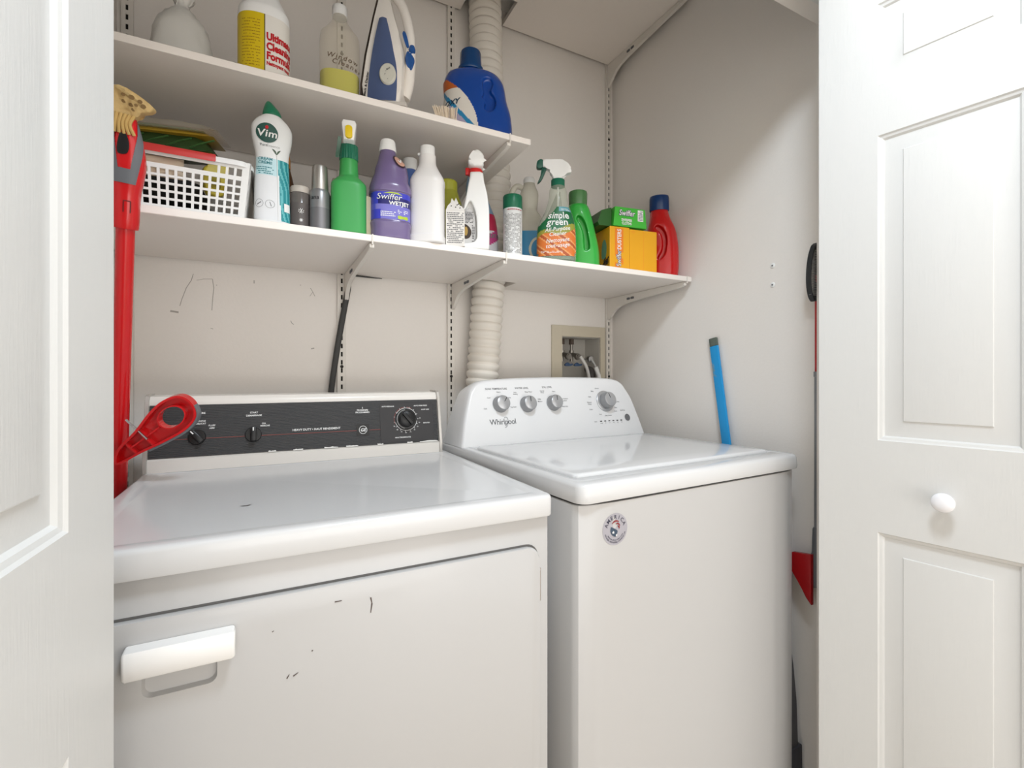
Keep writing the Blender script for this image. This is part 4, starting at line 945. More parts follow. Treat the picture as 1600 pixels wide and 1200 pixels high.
for i in range(30):
    a, c = 2*PI*i/30, 2*PI*(i+1)/30; sweep(b_, [(.026+.024*math.cos(a), .052+.030*math.sin(a)), (.026+.024*math.cos(c), .052+.030*math.sin(c))], .006, S, .001)
obj('ring_print', b_, plast('ring_cream', 226, 220, 196), lab, 0)
b_ = NB(); lines(b_, S, -.03, .01, .014, .030, 3, seed=23); obj('lettering', b_, INKW, lab, 0)

# 18 dark pouch --------------------------------------------------------------------------
t_ = thing('dark_pouch', 'grey triangular sachet leaning behind the orange-labelled spray bottle', 'pouch', (XP(850, 1.40), 1.375, Z1+.0006), face(850)-.3); size(t_, 1.0, 1, 1.22)
b_ = NB(); prism(b_, sm2([(-.05, 0), (.05, 0), (.052, .09), (.030, .232), (.024, .236), (-.028, .150), (-.05, .09)], 2), -.010, .010, .006, 2); 
for v in b_.verts: v.co.z = max(0, v.co.z); v.co.y += v.co.z*.20
obj('pouch_body', b_, M('pouch_grey', srgb(112, 106, 94), .45, bump=.6, bscale=30), t_)
b_ = NB(); S = lambda s, h, off=0: Vector((s, -.0105+h*.20-off, h)); sweep(b_, [(-.01, .10), (.01, .13), (.02, .20)], .0012, S, .002); sweep(b_, [(.005, .09), (.02, .14), (.03, .19)], .0010, S, .002); obj('crease_line', b_, INKG, t_, 0)

# 19 clear spray with green and orange label ------------------------------------------------
t_ = bottle('all_purpose_spray', 'clear spray bottle with green and orange label and white trigger head', 'spray bottle', 869, 1.185, Z1, 4); size(t_, 1.28, 1.2, 1.23)
B = Bottle([(0, .040, .026, 3), (.004, .0445, .030, 3), (.03, .0455, .031, 3), (.075, .044, .030, 2.8), (.10, .038, .027, 2.5, .002), (.125, .028, .023, 2.2, .004), (.15, .0215, .020, 2, .004), (.172, .0195, .0185, 2, .004), (.182, .014, .014, 2, .004)])
PET = M('clear_pet', srgb(206, 214, 196), .08, alpha=.34)
b_ = NB(); B.mesh(b_, 48); body = obj('bottle_body', b_, PET, t_)
b_ = NB(); B.mesh(b_, 40, z0=0, z1=.048, shrink=.0025); obj('liquid', b_, M('liquid_deep_green', srgb(36, 92, 58), .15), t_)
b_ = NB(); cap_ribbed(b_, .0155, .180, .197, 24, .0008, cx=.004); obj('collar', b_, plast('collar_bottle_green', 24, 110, 84), t_)
# head in profile, nozzle to the left
b_ = NB(); prism(b_, sm2([(-.006, .197), (.012, .197), (.016, .207), (.028, .211), (.0345, .214), (.0325, .224), (.022, .2385), (.010, .2425), (-.015, .2425), (-.030, .2425), (-.030, .226), (-.020, .225), (-.012, .214)], 3), -.0085, .0085, .003, 3); hd_ = obj('sprayer_head', b_, PLW, t_)
b_ = NB(); prism(b_, sm2([(-.045, .229), (-.043, .240), (-.037, .2435), (-.0302, .2425), (-.0302, .225), (-.042, .223)], 2), -.008, .008, .002, 2); obj('nozzle', b_, plast('nozzle_green', 44, 92, 78), t_)
b_ = NB(); prism(b_, sm2([(-.032, .226), (-.022, .225), (-.026, .212), (-.034, .196), (-.0425, .188), (-.0405, .194), (-.036, .206)], 3), -.0045, .0045, .0015, 2); obj('trigger', b_, plast('trigger_dark_green', 40, 88, 74), t_)
b_ = NB(); tube(b_, [(.004, 0, .18), (.004, 0, .012)], .002, 8); obj('dip_tube', b_, PLW, t_)
S = B.surf(.05); b_ = NB()
def colf(s, z):
    v = z-.18*s
    if z > .90 and s > .55: return 3
    if v > .46+.03*math.sin(s*9): return 0
    if v > .36+.05*math.sin(s*7): return 4
    q = math.sin(s*14+z*22)
    return 1 if q > -.1 else 2 if q > -.75 else 5
def mk(s, z):
    if z < .06 and (s < .07 or s > .95): return False
    if z > .62: return s > .07+(.40-.07)*((z-.62)/.38)**1.0 and not (z > .95 and s > .95)
    return True
patch(b_, S, -.050, .046, .010, .126, colf, 60, 64, .0005, mk)
lab = obj('label', b_, [plast('lab_deep_green', 30, 104, 62), plast('lab_orange', 214, 116, 50), plast('lab_peach', 226, 158, 96), plast('lab_blue_grey', 96, 156, 168), plast('lab_olive', 150, 150, 60), plast('lab_rust', 176, 84, 44)], body)
b_ = NB(); text(b_, S, 'simple', .0225, .002, .104, .0012, bold=.016, space=1.04); text(b_, S, 'green', .0225, .001, .088, .0012, bold=.016, space=1.04)
for s, z in (('All-Purpose', .0715), ('Cleaner', .0605), ('Nettoyant', .0455), ("tout-usage", .0335)): text(b_, S, s, .0130, .001, z, .0012, bold=.008, shear=.25, rot=.10, wx=.92, space=1.03)
lines(b_, S, -.036, .012, .0165, .0215, 2, seed=30); lines(b_, S, .012, .040, .116, .122, 2, seed=31); obj('lettering', b_, INKW, lab, 0)

# 20/23/28 jugs with moulded grips -------------------------------------------------------------
def jug(t_, secs, mat, hole, voxel=.0016, seg=44, through=True, name='jug_body'):
    B = Bottle(secs); b_ = NB(); B.mesh(b_, seg); o = obj(name, b_, mat, t_)
    c = NB(); prism(c, hole, -.12, .12, 0) if through else prism(c, hole, -.12, -.012, 0)
    cutout(o, c, [('REMESH', dict(mode='VOXEL', voxel_size=voxel)), ('SMOOTH', dict(factor=.8, iterations=9))]); return o, B
t_ = bottle('green_detergent_jug', 'bright green liquid detergent jug with clear green cap, right of the orange-labelled spray', 'jug', 909, 1.21, Z1, 0); size(t_, 1.17, 1.2, 1.37)
o, B = jug(t_, [(0, .043, .028, 2.6), (.004, .046, .032, 2.6), (.04, .044, .032, 2.5), (.09, .036, .030, 2.4, -.004), (.125, .030, .027, 2.3, -.008), (.138, .026, .025, 2.1, -.010), (.142, .020, .020, 2, -.010)], plast('jug_green', 52, 172, 66, .3, coat=.3),
    sm2([(.006, .038), (.012, .034), (.020, .040), (.017, .065), (.010, .092), (.000, .108), (-.010, .112), (-.014, .104), (-.005, .092), (.003, .070)], 4), through=False)
b_ = NB(); lathe(b_, [(.0225, .1385), (.0235, .140), (.0245, .166), (.0235, .170), (.0215, .1705), (.021, .150), (.0001, .149)], 40, 'z', (-.010, 0, 0)); obj('cap', b_, M('cap_clear_green', srgb(92, 146, 90), .2, trans=.35), t_)
t_ = bottle('red_detergent_jug', 'red laundry detergent jug with dark blue cap at the right end of the shelf', 'jug', 1034, 1.226, Z1, 0); size(t_, 1.40, 1.08, 1.37)
o, B = jug(t_, [(0, .033, .030, 2.6), (.004, .0375, .034, 2.6), (.04, .040, .034, 2.5), (.08, .039, .033, 2.4), (.12, .034, .031, 2.3, -.001), (.150, .025, .026, 2.2, -.004), (.168, .0215, .022, 2, -.006), (.176, .019, .019, 2, -.006)], plast('jug_red', 204, 20, 22, .2, coat=.4),
    sm2([(-.010, .050), (-.002, .046), (.008, .060), (.012, .085), (.010, .108), (.0, .126), (-.012, .132), (-.016, .124), (-.004, .112), (.001, .09), (-.001, .068)], 4), through=False)
b_ = NB(); lathe(b_, [(.0225, .1715), (.0235, .173), (.0232, .203), (.022, .208), (.019, .2085), (.018, .200), (.0001, .199)], 40, 'z', (-.006, 0, 0)); obj('cap', b_, M('cap_blue', srgb(24, 62, 118), .15, trans=.15), t_)

# 21/22 cartons ------------------------------------------------------------------------------------
AMB = plast('box_amber', 234, 168, 26, .45); AMBD = plast('box_orange', 236, 132, 40, .45); YG = plast('box_yellow', 226, 176, 24, .45)
t_ = thing('duster_refill_box', 'amber box with orange stripe standing on the lower shelf beside the red jug', 'box', (.9495, 1.178, Z1+.0006), math.radians(-8), 'duster boxes'); size(t_, 1.83, .78, 1.49)
b_ = NB(); box(b_, .0, .0385, 0, .13, 0, .0905, .0008, 1); body = obj('box_body', b_, AMB, t_, 0)
S = plane_surf((0, -.0004, 0), (1, 0, 0), (0, 0, 1)); b_ = NB(); patch(b_, S, .010, .026, .004, .087, lambda s, z: 0 if (z > .42 or math.sin(s*5+z*20) > 0) else 1, 6, 20, .0003); lab = obj('orange_stripe', b_, [AMBD, AMB], body, 0)
b_ = NB(); text(b_, S, 'DUSTERS', .0105, .0185, .064, .0010, rot=PI/2, bold=.02); text(b_, S, 'Swiffer', .0125, .0175, .025, .0008, rot=PI/2, bold=.05, mi=1); text(b_, S, 'Swiffer', .0125, .0175, .025, .0013, rot=PI/2, bold=.0); obj('lettering', b_, [INKW, plast('ink_steel', 40, 60, 110)], body, 0)
S = plane_surf((-.0004, .13, 0), (0, -1, 0), (0, 0, 1)); b_ = NB(); shape(b_, S, sm2([(.07, .03), (.10, .028), (.108, .05), (.095, .066), (.075, .06)], 4), .0005); obj('duster_print', b_, plast('print_teal', 110, 160, 130), body, 0)
b_ = NB(); text(b_, S, 'Swiffer', .026, .092, .015, .0008, rot=.25, bold=.03); obj('lettering', b_, INK, body, 0)
c_, s_ = math.cos(math.radians(-8)), math.sin(math.radians(-8))
t2 = thing('duster_refill_box', 'plain amber box right against the red detergent jug', 'box', (.9495+.0712*c_, 1.178+.0712*s_+.0004, Z1+.0006), math.radians(-8), 'duster boxes'); size(t2, 2.14, .24, 1.49)
b_ = NB(); box(b_, 0, .047, 0, .13, 0, .0880, .0008, 1); body = obj('box_body', b_, AMB, t2, 0)
b_ = NB(); S = plane_surf((0, -.0004, 0), (1, 0, 0), (0, 0, 1)); 
for i in range(16):
    a, c = 2*PI*i/16, 2*PI*(i+1)/16; sweep(b_, [(.006+.0022*math.cos(a), .083+.0022*math.sin(a)), (.006+.0022*math.cos(c), .083+.0022*math.sin(c))], .0005, S, .0004)
sweep(b_, [(.024, .001), (.024, .087)], .0003, S, .0004); obj('fold_mark', b_, AMBD, body, 0)
t_ = thing('sweeper_cloth_box', 'green refill box lying on top of the amber boxes', 'box', (.9605, 1.175, Z1+.1356), math.radians(-8)); size(t_, 1.68, .92, 2.05)
b_ = NB(); ring_loft(b_, [[Vector((x+ox, y, z)) for x, y in ((0, 0), (.072, -.001), (.072, .10), (0, .10))] for ox, z in ((0, .001), (0, .030))])
for v in b_.verts:
    if v.co.z > .02: v.co.x += -.004 if v.co.x > .05 else .004
GB = plast('box_green', 70, 184, 62, .4)
body = obj('box_body', b_, GB, t_, 0)
b_ = NB(); prism(b_, [(0, .001), (0, .0295), (-.020, .024), (-.0285, .006), (-.026, .001)], .012, .095, 0)
obj('end_flap', b_, plast('flap_green', 46, 96, 40, .4), t_, 0)
S = plane_surf((0, -.0012, .001), (1, 0, 0), (0, 0, 1))
b_ = NB(); text(b_, S, 'Swiffer', .012, .028, .020, .0008, bold=.06, shear=.2, mi=1); text(b_, S, 'Swiffer', .012, .028, .020, .0013, bold=.01, shear=.2); text(b_, S, 'SWEEPER', .0055, .028, .0095, .0008, bold=.03); text(b_, S, 'CLOTHS', .0055, .028, .0045, .0008, bold=.03); patch(b_, S, .052, .064, .010, .027, None, 1, 1, .0004); lines(b_, S, .0535, .0625, .011, .026, 7, mi=1, off=.0009, seed=40); obj('lettering', b_, [INKW, plast('ink_violet', 60, 56, 100)], body, 0)
t_ = tag(obj('dark_box', box(NB(), -.045, .035, -.012, .012, 0, .190, .001, 1), plast('box_dark', 44, 62, 40, .5), None, 0), 'dark green box hidden behind the green jug and amber boxes', 'box'); t_.location = (XP(943, 1.40), 1.40, Z1+.0006)
b_ = NB(); box(b_, -.045, .035, -.0124, .0124, .172, .1902); obj('maroon_edge', b_, plast('edge_maroon', 72, 34, 30, .5), t_, 0)

# ------------------------------------------------ upper shelf
t_ = bottle('white_plastic_bag', 'white plastic bag at the left of the middle shelf', 'bag', 285, 1.24, Z2)
B = Bottle([(0, .050, .035, 3), (.006, .056, .042, 3), (.05, .055, .040, 2.5), (.10, .046, .034, 2.3), (.13, .024, .020, 2), (.145, .012, .010, 2), (.165, .024, .016, 2)]); b_ = NB(); B.mesh(b_, 36)
R = random.Random(2)
for v in b_.verts: v.co += Vector((R.uniform(-1, 1), R.uniform(-1, 1), 0))*.0022
obj('bag_body', b_, M('bag_film', srgb(224, 222, 216), .35, trans=.2), t_, 60)
t_ = bottle('carpet_cleaner_bottle', 'yellow and white cleaner bottle with red lettering, left on the middle shelf', 'bottle', 413, 1.20, Z2)
B = Bottle([(0, .047, .042, 2.6), (.004, .0515, .046, 2.6), (.13, .0515, .046, 2.6), (.16, .045, .041, 2.4), (.20, .026, .025, 2), (.215, .018, .018, 2)]); b_ = NB(); B.mesh(b_, 44); body = obj('bottle_body', b_, PLW, t_)
b_ = NB(); lathe(b_, [(.0195, .213), (.0195, .242), (.017, .246), (.0001, .246)], 30); obj('cap', b_, plast('cap_red', 190, 30, 30), t_)
S = B.surf(.07); b_ = NB(); patch(b_, S, -.075, .075, .004, .128, lambda s, z: 0 if s < .50 else 2 if s < .506 else 1, 90, 2, .0005); lab = obj('label', b_, [plast('label_yellow', 214, 186, 24), plast('label_plain', 230, 226, 218), INK], body)
b_ = NB()
for s, z, q in (('Ultimate', .081, .022), ('Cleaning', .060, .0225), ('Formula', .040, .0225), ('Nettoyant tout', .024, .011)): text(b_, S, s, q, .004, z, .0012, bold=.05, align='LEFT', wx=.74)
obj('lettering', b_, plast('ink_signal_red', 190, 26, 36), lab, 0)
b_ = NB(); lines(b_, S, -.045, -.008, .012, .115, 16, seed=50, fill=.25); obj('small_print', b_, plast('ink_brown', 150, 110, 20), lab, 0)

t_ = bottle('window_cleaner_bottle', 'clear bottle of yellow-green liquid with handwriting, left of the iron', 'bottle', 531, 1.225, Z2)
B = Bottle([(0, .042, .040, 3), (.004, .047, .045, 3), (.15, .046, .044, 2.8), (.18, .036, .035, 2.3), (.21, .018, .018, 2), (.225, .016, .016, 2)]); b_ = NB(); B.mesh(b_, 44); body = obj('bottle_body', b_, M('pet_clear', srgb(222, 212, 190), .15, alpha=.24), t_)
b_ = NB(); B.mesh(b_, 40, z0=0, z1=.072, shrink=.002); obj('liquid', b_, M('liquid_lime', srgb(200, 196, 20), .2), t_)
b_ = NB(); cap_ribbed(b_, .0175, .222, .246); obj('cap', b_, PLW, t_)
S = B.surf(.09); b_ = NB()
for s, z, x, r in (('Window', .094, .012, -.06), ('Cleaner', .079, .022, -.10)):
    text(b_, S, s, .0165, x-.006, z+.004, .0012, rot=r-.05, shear=.15, space=1.3, bold=.01)
obj('handwriting', b_, plast('marker_brown', 96, 78, 60), body, 0)

# iron -------------------------------------------------------------------------------------------
t_ = bottle('clothes_iron', 'white and blue steam iron standing on its heel on the middle shelf', 'iron', 606, 1.20, Z2, -14); size(t_, 1.12, 1.1, 1.45)
IW = plast('iron_white', 236, 230, 222, .3)
side = sm2([(-.046, 0), (-.020, 0), (.010, 0), (.034, 0), (.037, .03), (.040, .075), (.037, .115), (.026, .150), (.012, .185), (.004, .215), (-.004, .232), (-.012, .222), (-.017, .200), (-.026, .150), (-.038, .085), (-.046, .035)], 4)
b_ = NB(); prism(b_, [(-.046, .003), (.034, .003), (.038, .03), (.040, .075), (.0385, .10), (.030, .128), (.016, .165), (.004, .205), (-.004, .232), (-.012, .220), (-.014, .200), (-.024, .150), (-.037, .085), (-.045, .035)], -.040, .040, .010, 3)
for v in b_.verts:
    f_ = max(.12, 1-(max(0, v.co.z-.02)/.225)**2); v.co.y *= f_
ib = obj('iron_body', b_, IW, t_, 50)
b_ = NB(); prism(b_, [(-.0490, .003), (-.0462, .003), (-.0455, .035), (-.0375, .085), (-.0245, .150), (-.0145, .200), (-.012, .224), (-.015, .224), (-.018, .200), (-.0275, .150), (-.0405, .085), (-.0485, .035)], -.042, .042, .001, 1)
for v in b_.verts:
    f_ = max(.12, 1-(max(0, v.co.z-.02)/.225)**2); v.co.y *= f_
obj('soleplate', b_, M('sole_steel', srgb(96, 84, 76), .3, .8), t_)
def isurf(s, h, off=0):
    f_ = max(.12, 1-(max(0, h-.02)/.225)**2); return Vector((s, -.040*f_-off, h))
b_ = NB()
hp = [(.008 + i*.012) for i in range(13)]
lft = lambda h: -.034+.022*(h/.152)**1.6
rgt = lambda h: .0265+.003*math.sin(PI*min(1, h/.09))-.024*max(0, (h-.055)/.10)**1.5
V = [[b_.verts.new(isurf(lft(h)+(rgt(h)-lft(h))*q/6, h, .0012+.0035*math.sin(PI*q/6))) for q in range(7)] for h in hp]
for a, b in zip(V, V[1:]):
    for q in range(6): b_.faces.new((a[q], a[q+1], b[q+1], b[q]))
tank = obj('water_tank', b_, M('tank_blue', srgb(84, 100, 140), .2, trans=.15), t_, 60)
b_ = NB(); lathe(b_, [(.0175, -.001), (.0175, .004), (.0155, .0065), (.0001, .0068)], 36)
Mx = Matrix.Translation(isurf(.0105, .050, .0035)) @ Matrix.Rotation(PI/2, 4, 'X')
for v in b_.verts: v.co = Mx @ v.co
dl = obj('dial', b_, plast('dial_cream', 206, 204, 192), t_)
b_ = NB(); S = lambda s, h, off=0: isurf(s, h, .0035+.0070+off)
for s, x, z in (('MAX', .013, .057), ('•', .008, .053), ('••', .006, .048), ('•', .012, .040)): text(b_, S, s, .0042, x, z, .0003, rot=.4, bold=.02)
obj('dial_print', b_, INK, dl, 0)
b_ = NB(); text(b_, lambda s, h, off=0: isurf(s, h, .0006+off), 'Black & Decker', .0066, -.0365, .036, .0004, rot=math.radians(80), bold=.03); obj('logo', b_, INK, ib, 0)
b_ = NB(); tube(b_, [(.037, 0, .03), (.047, 0, .06), (.050, 0, .11), (.046, 0, .150), (.033, 0, .185), (.012, 0, .208), (-.004, 0, .215)], lambda t: .0125-.004*t, 16, 6); obj('handle', b_, IW, t_)
b_ = NB(); prism(b_, sm2([(.040, .090), (.052, .072), (.058, .082), (.060, .094), (.053, .100), (.045, .106)], 4), -.012, .004, .003, 2); obj('spray_button', b_, plast('iron_blue', 44, 88, 152, .25), t_)
b_ = NB(); lathe(b_, [(.0001, .0075), (.005, .006), (.0075, 0), (.007, -.004), (.0001, -.006)], 20, 'z', (.0555, -.010, .108)); obj('steam_button', b_, _m['iron_blue'], t_)
b_ = NB(); prism(b_, sm2([(.044, .112), (.049, .112), (.046, .126), (.040, .138), (.035, .136), (.038, .124)], 4), -.014, -.004, .002, 2); obj('water_inlet_flap', b_, _m['iron_blue'], t_)
b_ = NB(); prism(b_, rrect(-.030, .050, 0.0, .006, .0025), -.043, .043, .001, 1); obj('heel', b_, plast('heel_grey', 200, 194, 186), t_)

# blue jug -------------------------------------------------------------------------------------------
t_ = bottle('blue_detergent_jug', 'large glossy dark blue detergent jug at the end of the middle shelf', 'jug', 745, 1.225, Z2, 4)
JB = plast('jug_blue', 12, 66, 150, .18, coat=.5)
B = Bottle([(0, .092, .050, 2.8), (.004, .097, .055, 2.8), (.03, .098, .056, 2.7), (.07, .094, .055, 2.6), (.11, .086, .052, 2.5, -.003), (.145, .084, .048, 2.5, -.007), (.165, .079, .044, 2.4, -.009), (.182, .066, .038, 2.3, -.012), (.188, .036, .032, 2.1, -.016), (.194, .030, .030, 2, -.017)]); b_ = NB(); B.mesh(b_, 48); o = obj('jug_body', b_, JB, t_)
b_ = NB(); prism(b_, sm2([(.012, .128), (.016, .112), (.010, .098), (.020, .088), (.016, .070), (.026, .060), (.040, .066), (.048, .085), (.044, .105), (.034, .118), (.040, .140), (.034, .156), (.020, .156), (.012, .145)], 4), -.12, -.034, 0)
cutout(o, b_, [('REMESH', dict(mode='VOXEL', voxel_size=.0022)), ('SMOOTH', dict(factor=.9, iterations=14))])
b_ = NB(); lathe(b_, [(.0335, .190), (.035, .193), (.035, .200), (.0305, .203), (.0285, .242), (.027, .246), (.022, .2465), (.0001, .2465)], 40, 'z', (-.017, 0, 0)); obj('cap', b_, plast('cap_navy', 14, 62, 112, .25), t_)
S = B.surf(.07); b_ = NB()
def mk(s, z): return s < 1-.1-(.62)*(z)**1.6*1.0 if z > 0 else True
def colf(s, z):
    if z > .80: return 1
    if abs(z-.36+.9*(s-.55)) < .05: return 2
    if z-.36+.9*(s-.55) < 0 and s > .35: return 3
    return 0
patch(b_, S, -.122, .004, .006, .150, colf, 60, 60, .0012, lambda s, z: s < .97-.72*z**2.2)
lab = obj('label', b_, [plast('label_ivory', 222, 216, 206), plast('label_copper', 190, 96, 36), plast('label_cerulean', 40, 130, 176), plast('label_mauve', 176, 166, 190)], o)
b_ = NB(); text(b_, S, 'OXY', .020, -.074, .080, .002, bold=.04, shear=.3, rot=.15); obj('lettering', b_, plast('ink_slate', 30, 62, 84), lab, 0)

t_ = thing('scrub_brush', 'small brush with white bristles lying in front of the blue jug', 'brush', (XP(694, 1.165), 1.158, Z2+.0006), face(694))
b_ = NB(); box(b_, -.024, .030, -.006, .006, 0, .006, .002); obj('brush_block', b_, plast('brush_cream', 220, 206, 186), t_)
b_ = NB(); R = random.Random(7)
for i in range(95):
    x = -.022+.050*R.random(); y = R.uniform(-.005, .005); lean = x*.22+R.uniform(-.002, .002)-.003; h_ = R.uniform(.030, .037); r = .0009
    tube(b_, [(x, y, .005), (x+lean*.4, y, .018), (x+lean, y+R.uniform(-.003, .001), h_)], r, 5, 0, 1)
tag(obj('bristles', b_, plast('bristle_ivory', 232, 216, 194, .7), t_, 0), kind='stuff')

# ------------------------------------------------ red mop at the left
RM = _m['plastic_red']
t_ = thing('squeeze_mop', 'red squeeze mop leaning upside down against the shelves at far left', 'mop', (0, 0, 0))
P0 = Vector((-.268, 1.262, H-.24)); P1 = Vector((-.222, 1.098, H+.33)); ax = (P1-P0).normalized()
def along(d): return P0+ax*d
L0 = (P1-P0).length
b_ = NB(); tube(b_, [P0-ax*.55, P0, along(L0*.5), along(L0-.05)], .0145, 20, up=(1, 0, 0)); obj('pole', b_, RM, t_)
xa = Vector((1, 0, 0)); xa = (xa-ax*xa.dot(ax)).normalized(); ya = ax.cross(xa)
Mm = Matrix((xa, ya, ax)).transposed().to_4x4(); Mm.translation = along(L0-.06)
B = Bottle([(0, .019, .019, 2), (.01, .0205, .020, 2.2), (.06, .0215, .020, 2.3), (.085, .025, .021, 2.4), (.115, .028, .021, 2.4), (.145, .024, .019, 2.4), (.175, .016, .016, 2), (.19, .012, .012, 2)])
b_ = NB(); B.mesh(b_, 40)
for v in b_.verts: v.co = Mm @ v.co
hs = obj('head_housing', b_, RM, t_)
bs = B.surf(); S = lambda s, h, off=0: Mm @ bs(s, h, off)
b_ = NB(); patch(b_, S, -.034, .034, .08, .185, None, 110, 110, .0012, lambda s, z: (abs(s-.5) < .24+.2*min(1, z*1.4) and z < .98 and not ((abs(s-.5) < .12+.13*min(1, max(0, z-.2)*1.6)) and z > .24))); 
obj('grey_grip', b_, GREY, hs)
b_ = NB(); shape(b_, S, sm2([(-.010, .130), (.003, .130), (.006, .145), (.001, .162), (-.008, .160)], 4), .0016); obj('dark_slot', b_, PLB, hs, 0)
b_ = NB(); sweep(b_, [(.0, .03), (.0, .050), (.010, .050), (.010, .030)], .0018, S, .0008); obj('clip_slot', b_, M('red_dark', srgb(110, 6, 10), .5), hs, 0)
# chamois head: folded perforated cloth
b_ = NB(); Q = [(-.030, .165), (.004, .168), (.010, .195), (.018, .214), (.036, .222), (.046, .238), (.030, .252), (.010, .262), (-.010, .268), (-.034, .262), (-.040, .22)]
prism(b_, sm2(Q, 4), -.016, .016, .005, 3)
R = random.Random(3)
for v in b_.verts: v.co = Mm @ (Vector((v.co.x*.80, v.co.y, .165+(v.co.z-.165)*.70))+Vector((0, .006*math.sin(v.co.x*120+v.co.z*90), 0)))
ch = obj('sponge_cloth', b_, M('chamois', srgb(214, 180, 120), .8, bump=.8, bscale=120, vary=.35), t_, 60)
b_ = NB()
for x, z, r in ((.010, .247, .0055), (.024, .243, .0045), (.018, .232, .0035), (.030, .234, .005), (.008, .231, .0045), (.012, .222, .004), (-.006, .250, .004), (-.006, .236, .004)):
    P = [Mm @ Vector(((x+r*math.cos(2*PI*i/14))*.8, -.0175+.006*math.sin(x*120+z*90), .165+(z-.165+r*math.sin(2*PI*i/14))*.7)) for i in range(14)]
    b_.faces.new([b_.verts.new(p) for p in P])
obj('cloth_hole', b_, plast('hole_brown', 124, 96, 58, .9), ch, 0)
b_ = NB()
for k in range(5): tube(b_, [Mm @ Vector((-.016+.007*k, -.017, .162)), Mm @ Vector((-.014+.005*k, -.020, .178)), Mm @ Vector((-.012+.006*k, -.019, .194))], .0028, 8, 4)
obj('cloth_fold', b_, M('chamois_fold', srgb(196, 160, 96), .8), ch)
# lever loop hinged on the pole
lp = Vector((-.245, 1.185, H-.150)); le = Vector((-.118, 1.130, H-.045))
lx = (le-lp).normalized(); ly = Vector((0, 1, 0)); ly = (ly-lx*ly.dot(lx)).normalized(); lz = lx.cross(ly)
Lm = Matrix((lx, ly, -lz if lz.z < 0 else lz)).transposed().to_4x4(); Lm.translation = lp
ol = sm2([(-.020, -.012), (.03, -.021), (.075, -.030), (.120, -.035), (.153, -.026), (.166, .0), (.158, .024), (.130, .034), (.095, .031), (.05, .019), (.0, .010)], 4)
def band(bm, outer, inner, y0, y1):
    n = len(outer); V = [[bm.verts.new((p[0], y, p[1])) for p in q] for q in (outer, inner) for y in (y0, y1)]
    for i in range(n):
        j = (i+1) % n
        for a, b in ((0, 1), (1, 3), (3, 2), (2, 0)): bm.faces.new((V[a][i], V[a][j], V[b][j], V[b][i]))
def scale2(poly, k, c): return [(c[0]+(x-c[0])*k, c[1]+(z-c[1])*k) for x, z in poly]
b_ = NB()
def inset(poly, d):
    n = len(poly); out = []
    for i in range(n):
        a, b, c = Vector(poly[i-1]), Vector(poly[i]), Vector(poly[(i+1) % n]); t = (c-a).normalized(); nn = Vector((-t.y, t.x)); out.append((b.x+nn.x*d, b.y+nn.y*d))
    return out
band(b_, ol, inset(ol, .0045), -.009, .010)
hole = ell(.118, .0, .028, .021, 44)
band(b_, scale2(hole, 1.0, (.118, 0)), scale2(hole, .90, (.118, 0)), -.008, .010)
box(b_, .052, .0555, -.006, .009, -.022, .018); box(b_, .018, .0215, -.006, .009, -.016, .012); box(b_, .02, .088, -.006, .009, -.003, 0)
# web plate behind the ribs, open at the loop
n = len(ol); oi = inset(ol, .003); hl = []
for p in oi:
    a = math.atan2(p[1], p[0]-.118); hl.append((.118+.027*math.cos(a), .020*math.sin(a)))
V = [[b_.verts.new((p[0], y, p[1])) for p in q] for q in (oi, hl) for y in (.006, .009)]
for i in range(n):
    j = (i+1) % n
    for a, b in ((0, 1), (1, 3), (3, 2), (2, 0)): b_.faces.new((V[a][i], V[a][j], V[b][j], V[b][i]))
for v in b_.verts: v.co = Lm @ v.co
lv = obj('squeeze_lever', b_, RM, t_, 40)
b_ = NB(); lo = [p for p in ol if p[1] < .0 and p[0] > .04] 
lo.sort(); prism(b_, [(x, z-.0002) for x, z in lo]+[(x, z-.0045) for x, z in lo[::-1]], -.008, .009, 0)
for v in b_.verts: v.co = Lm @ v.co
obj('grey_edge', b_, GREY, lv)
b_ = NB(); tube(b_, [(-.238, 1.175, H-.085), (-.214, 1.160, H-.108), (-.200, 1.150, H-.122)], .002, 8); obj('pull_rod', b_, CHROME, lv)

# ------------------------------------------------ right-hand gap
t_ = thing('floor_mop', 'slim mop with red and grey pole standing between the washer and the right door', 'mop', (1.249, .7235, 0))
t_.location = (1.2600, .7310, -.012)
b_ = NB(); lathe(b_, [(.0075, H+.022), (.0075, H+.27)], 20); obj('upper_pole', b_, M('mop_red', srgb(176, 24, 30), .3), t_)
b_ = NB(); lathe(b_, [(.0088, H-.385), (.0085, H-.1), (.0085, H+.010), (.0102, H+.011), (.0102, H+.024)], 20); obj('lower_pole', b_, plast('mop_grey', 126, 128, 132), t_)
b_ = NB(); lathe(b_, [(.0165, H-.525), (.018, H-.52), (.0175, H-.45), (.014, H-.44), (.0125, H-.38), (.010, H-.375)], 24); obj('socket', b_, GREY, t_)
b_ = NB(); prism(b_, [(y-.731, H+z+.012) for y, z in ((.732, -.452), (.732, -.580), (.745, -.566), (.765, -.532), (.785, -.505), (.80, -.475), (.78, -.460))], -.030, -.016, .003, 2, 'yz')
fr_ = obj('mop_plate', b_, M('plate_red', srgb(170, 22, 26), .25, trans=.15), t_)
t_ = thing('dish_brush', 'black rimmed brush with pale ribs hanging on the right wall beside the door edge', 'brush', (1.2435, .744, H+.20))
b_ = NB(); P = sm2([(.010, -.002), (-.004, .0), (-.013, .025), (-.0145, .060), (-.008, .100), (.004, .128), (.012, .135), (.014, .13), (.016, .06)], 4)
inn = inset(P, .003); band(b_, P, inn, -.006, .006)
for v in b_.verts: v.co = Vector((v.co.x-.006, v.co.y-.012, v.co.z))
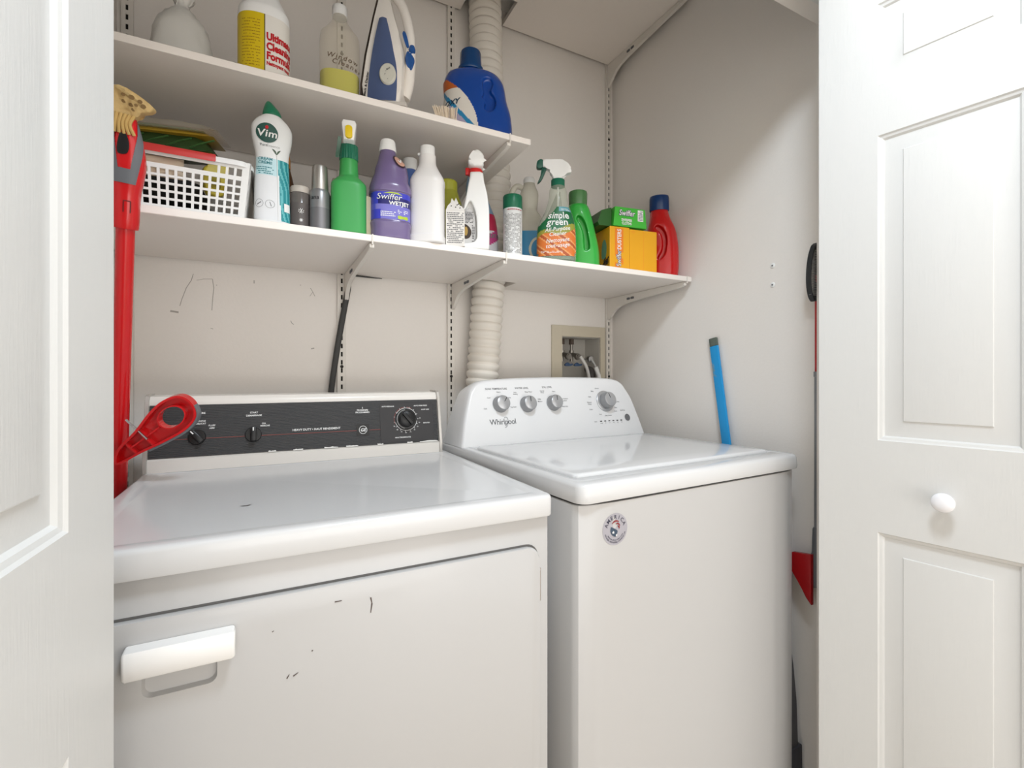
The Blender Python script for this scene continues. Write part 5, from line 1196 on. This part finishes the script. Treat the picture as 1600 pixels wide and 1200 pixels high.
obj('rim', b_, plast('brush_black', 46, 48, 50, .6), t_)
b_ = NB()
for i in range(28): z = .006+.0042*i; box(b_, -.017+.012*max(0, (z-.06)/.07)**1.5, .006, -.015, -.009, z, z+.0018)
tag(obj('ribs', b_, plast('rib_grey', 170, 168, 164), t_, 0), kind='stuff')
t_ = thing('leaning_broom', 'dark grey plastic blade leaning low in the gap between washer and right wall', 'broom', (0, 0, 0))
b_ = NB(); prism(b_, [(1.206, .16), (1.244, .16), (1.236, .28), (1.222, .38), (1.215, .42), (1.209, .42)], .772, .784, .002, 2); obj('blade', b_, plast('blade_grey', 74, 74, 78, .5), t_)
b_ = NB(); prism(b_, [(1.206, .0), (1.258, .0), (1.254, .16), (1.206, .16)], .768, .788, .002, 2); obj('brush_head', b_, plast('blade_dark', 54, 54, 58, .6), t_)
# blue stick
t_ = thing('blue_stick', 'worn bright blue flat stick leaning on the right wall behind the washer', 'stick', (0, 0, 0))
b_ = NB(); A_ = Vector((1.262, 1.056, H+.121)); B_ = Vector((1.236, .845, .002)); d_ = (B_-A_).normalized(); wv = Vector((.0, 1, 0)); wv = (wv-d_*wv.dot(d_)).normalized(); nv = d_.cross(wv)
Mx = Matrix((wv, nv, -d_)).transposed().to_4x4(); Mx.translation = B_; LL = (A_-B_).length
box(b_, -.0145, .0145, -.004, .004, 0, LL-.026, .0015)
for v in b_.verts: v.co = Mx @ v.co
def stickmat():
    m = M('stick_blue', srgb(30, 150, 214), .45, bump=.3, bscale=50); nt = m.node_tree; b = nt.nodes['Principled BSDF']
    n = nt.nodes.new('ShaderNodeTexNoise'); n.inputs['Scale'].default_value = 22; n.inputs['Detail'].default_value = 8; tc = nt.nodes.new('ShaderNodeTexCoord'); nt.links.new(tc.outputs['Object'], n.inputs['Vector'])
    r = nt.nodes.new('ShaderNodeValToRGB'); r.color_ramp.elements[0].position = .60; r.color_ramp.elements[1].position = .70; r.color_ramp.elements[0].color = (*srgb(30, 150, 214), 1); r.color_ramp.elements[1].color = (*srgb(120, 150, 160), 1)
    nt.links.new(n.outputs['Fac'], r.inputs[0]); nt.links.new(r.outputs[0], b.inputs['Base Color']); return m
obj('shaft', b_, stickmat(), t_)
b_ = NB(); box(b_, -.0145, .0145, -.004, .004, LL-.026, LL, .002)
for v in b_.verts: v.co = Mx @ v.co
obj('worn_end', b_, M('stick_worn', srgb(112, 122, 112), .7, vary=.6, bscale=80), t_)
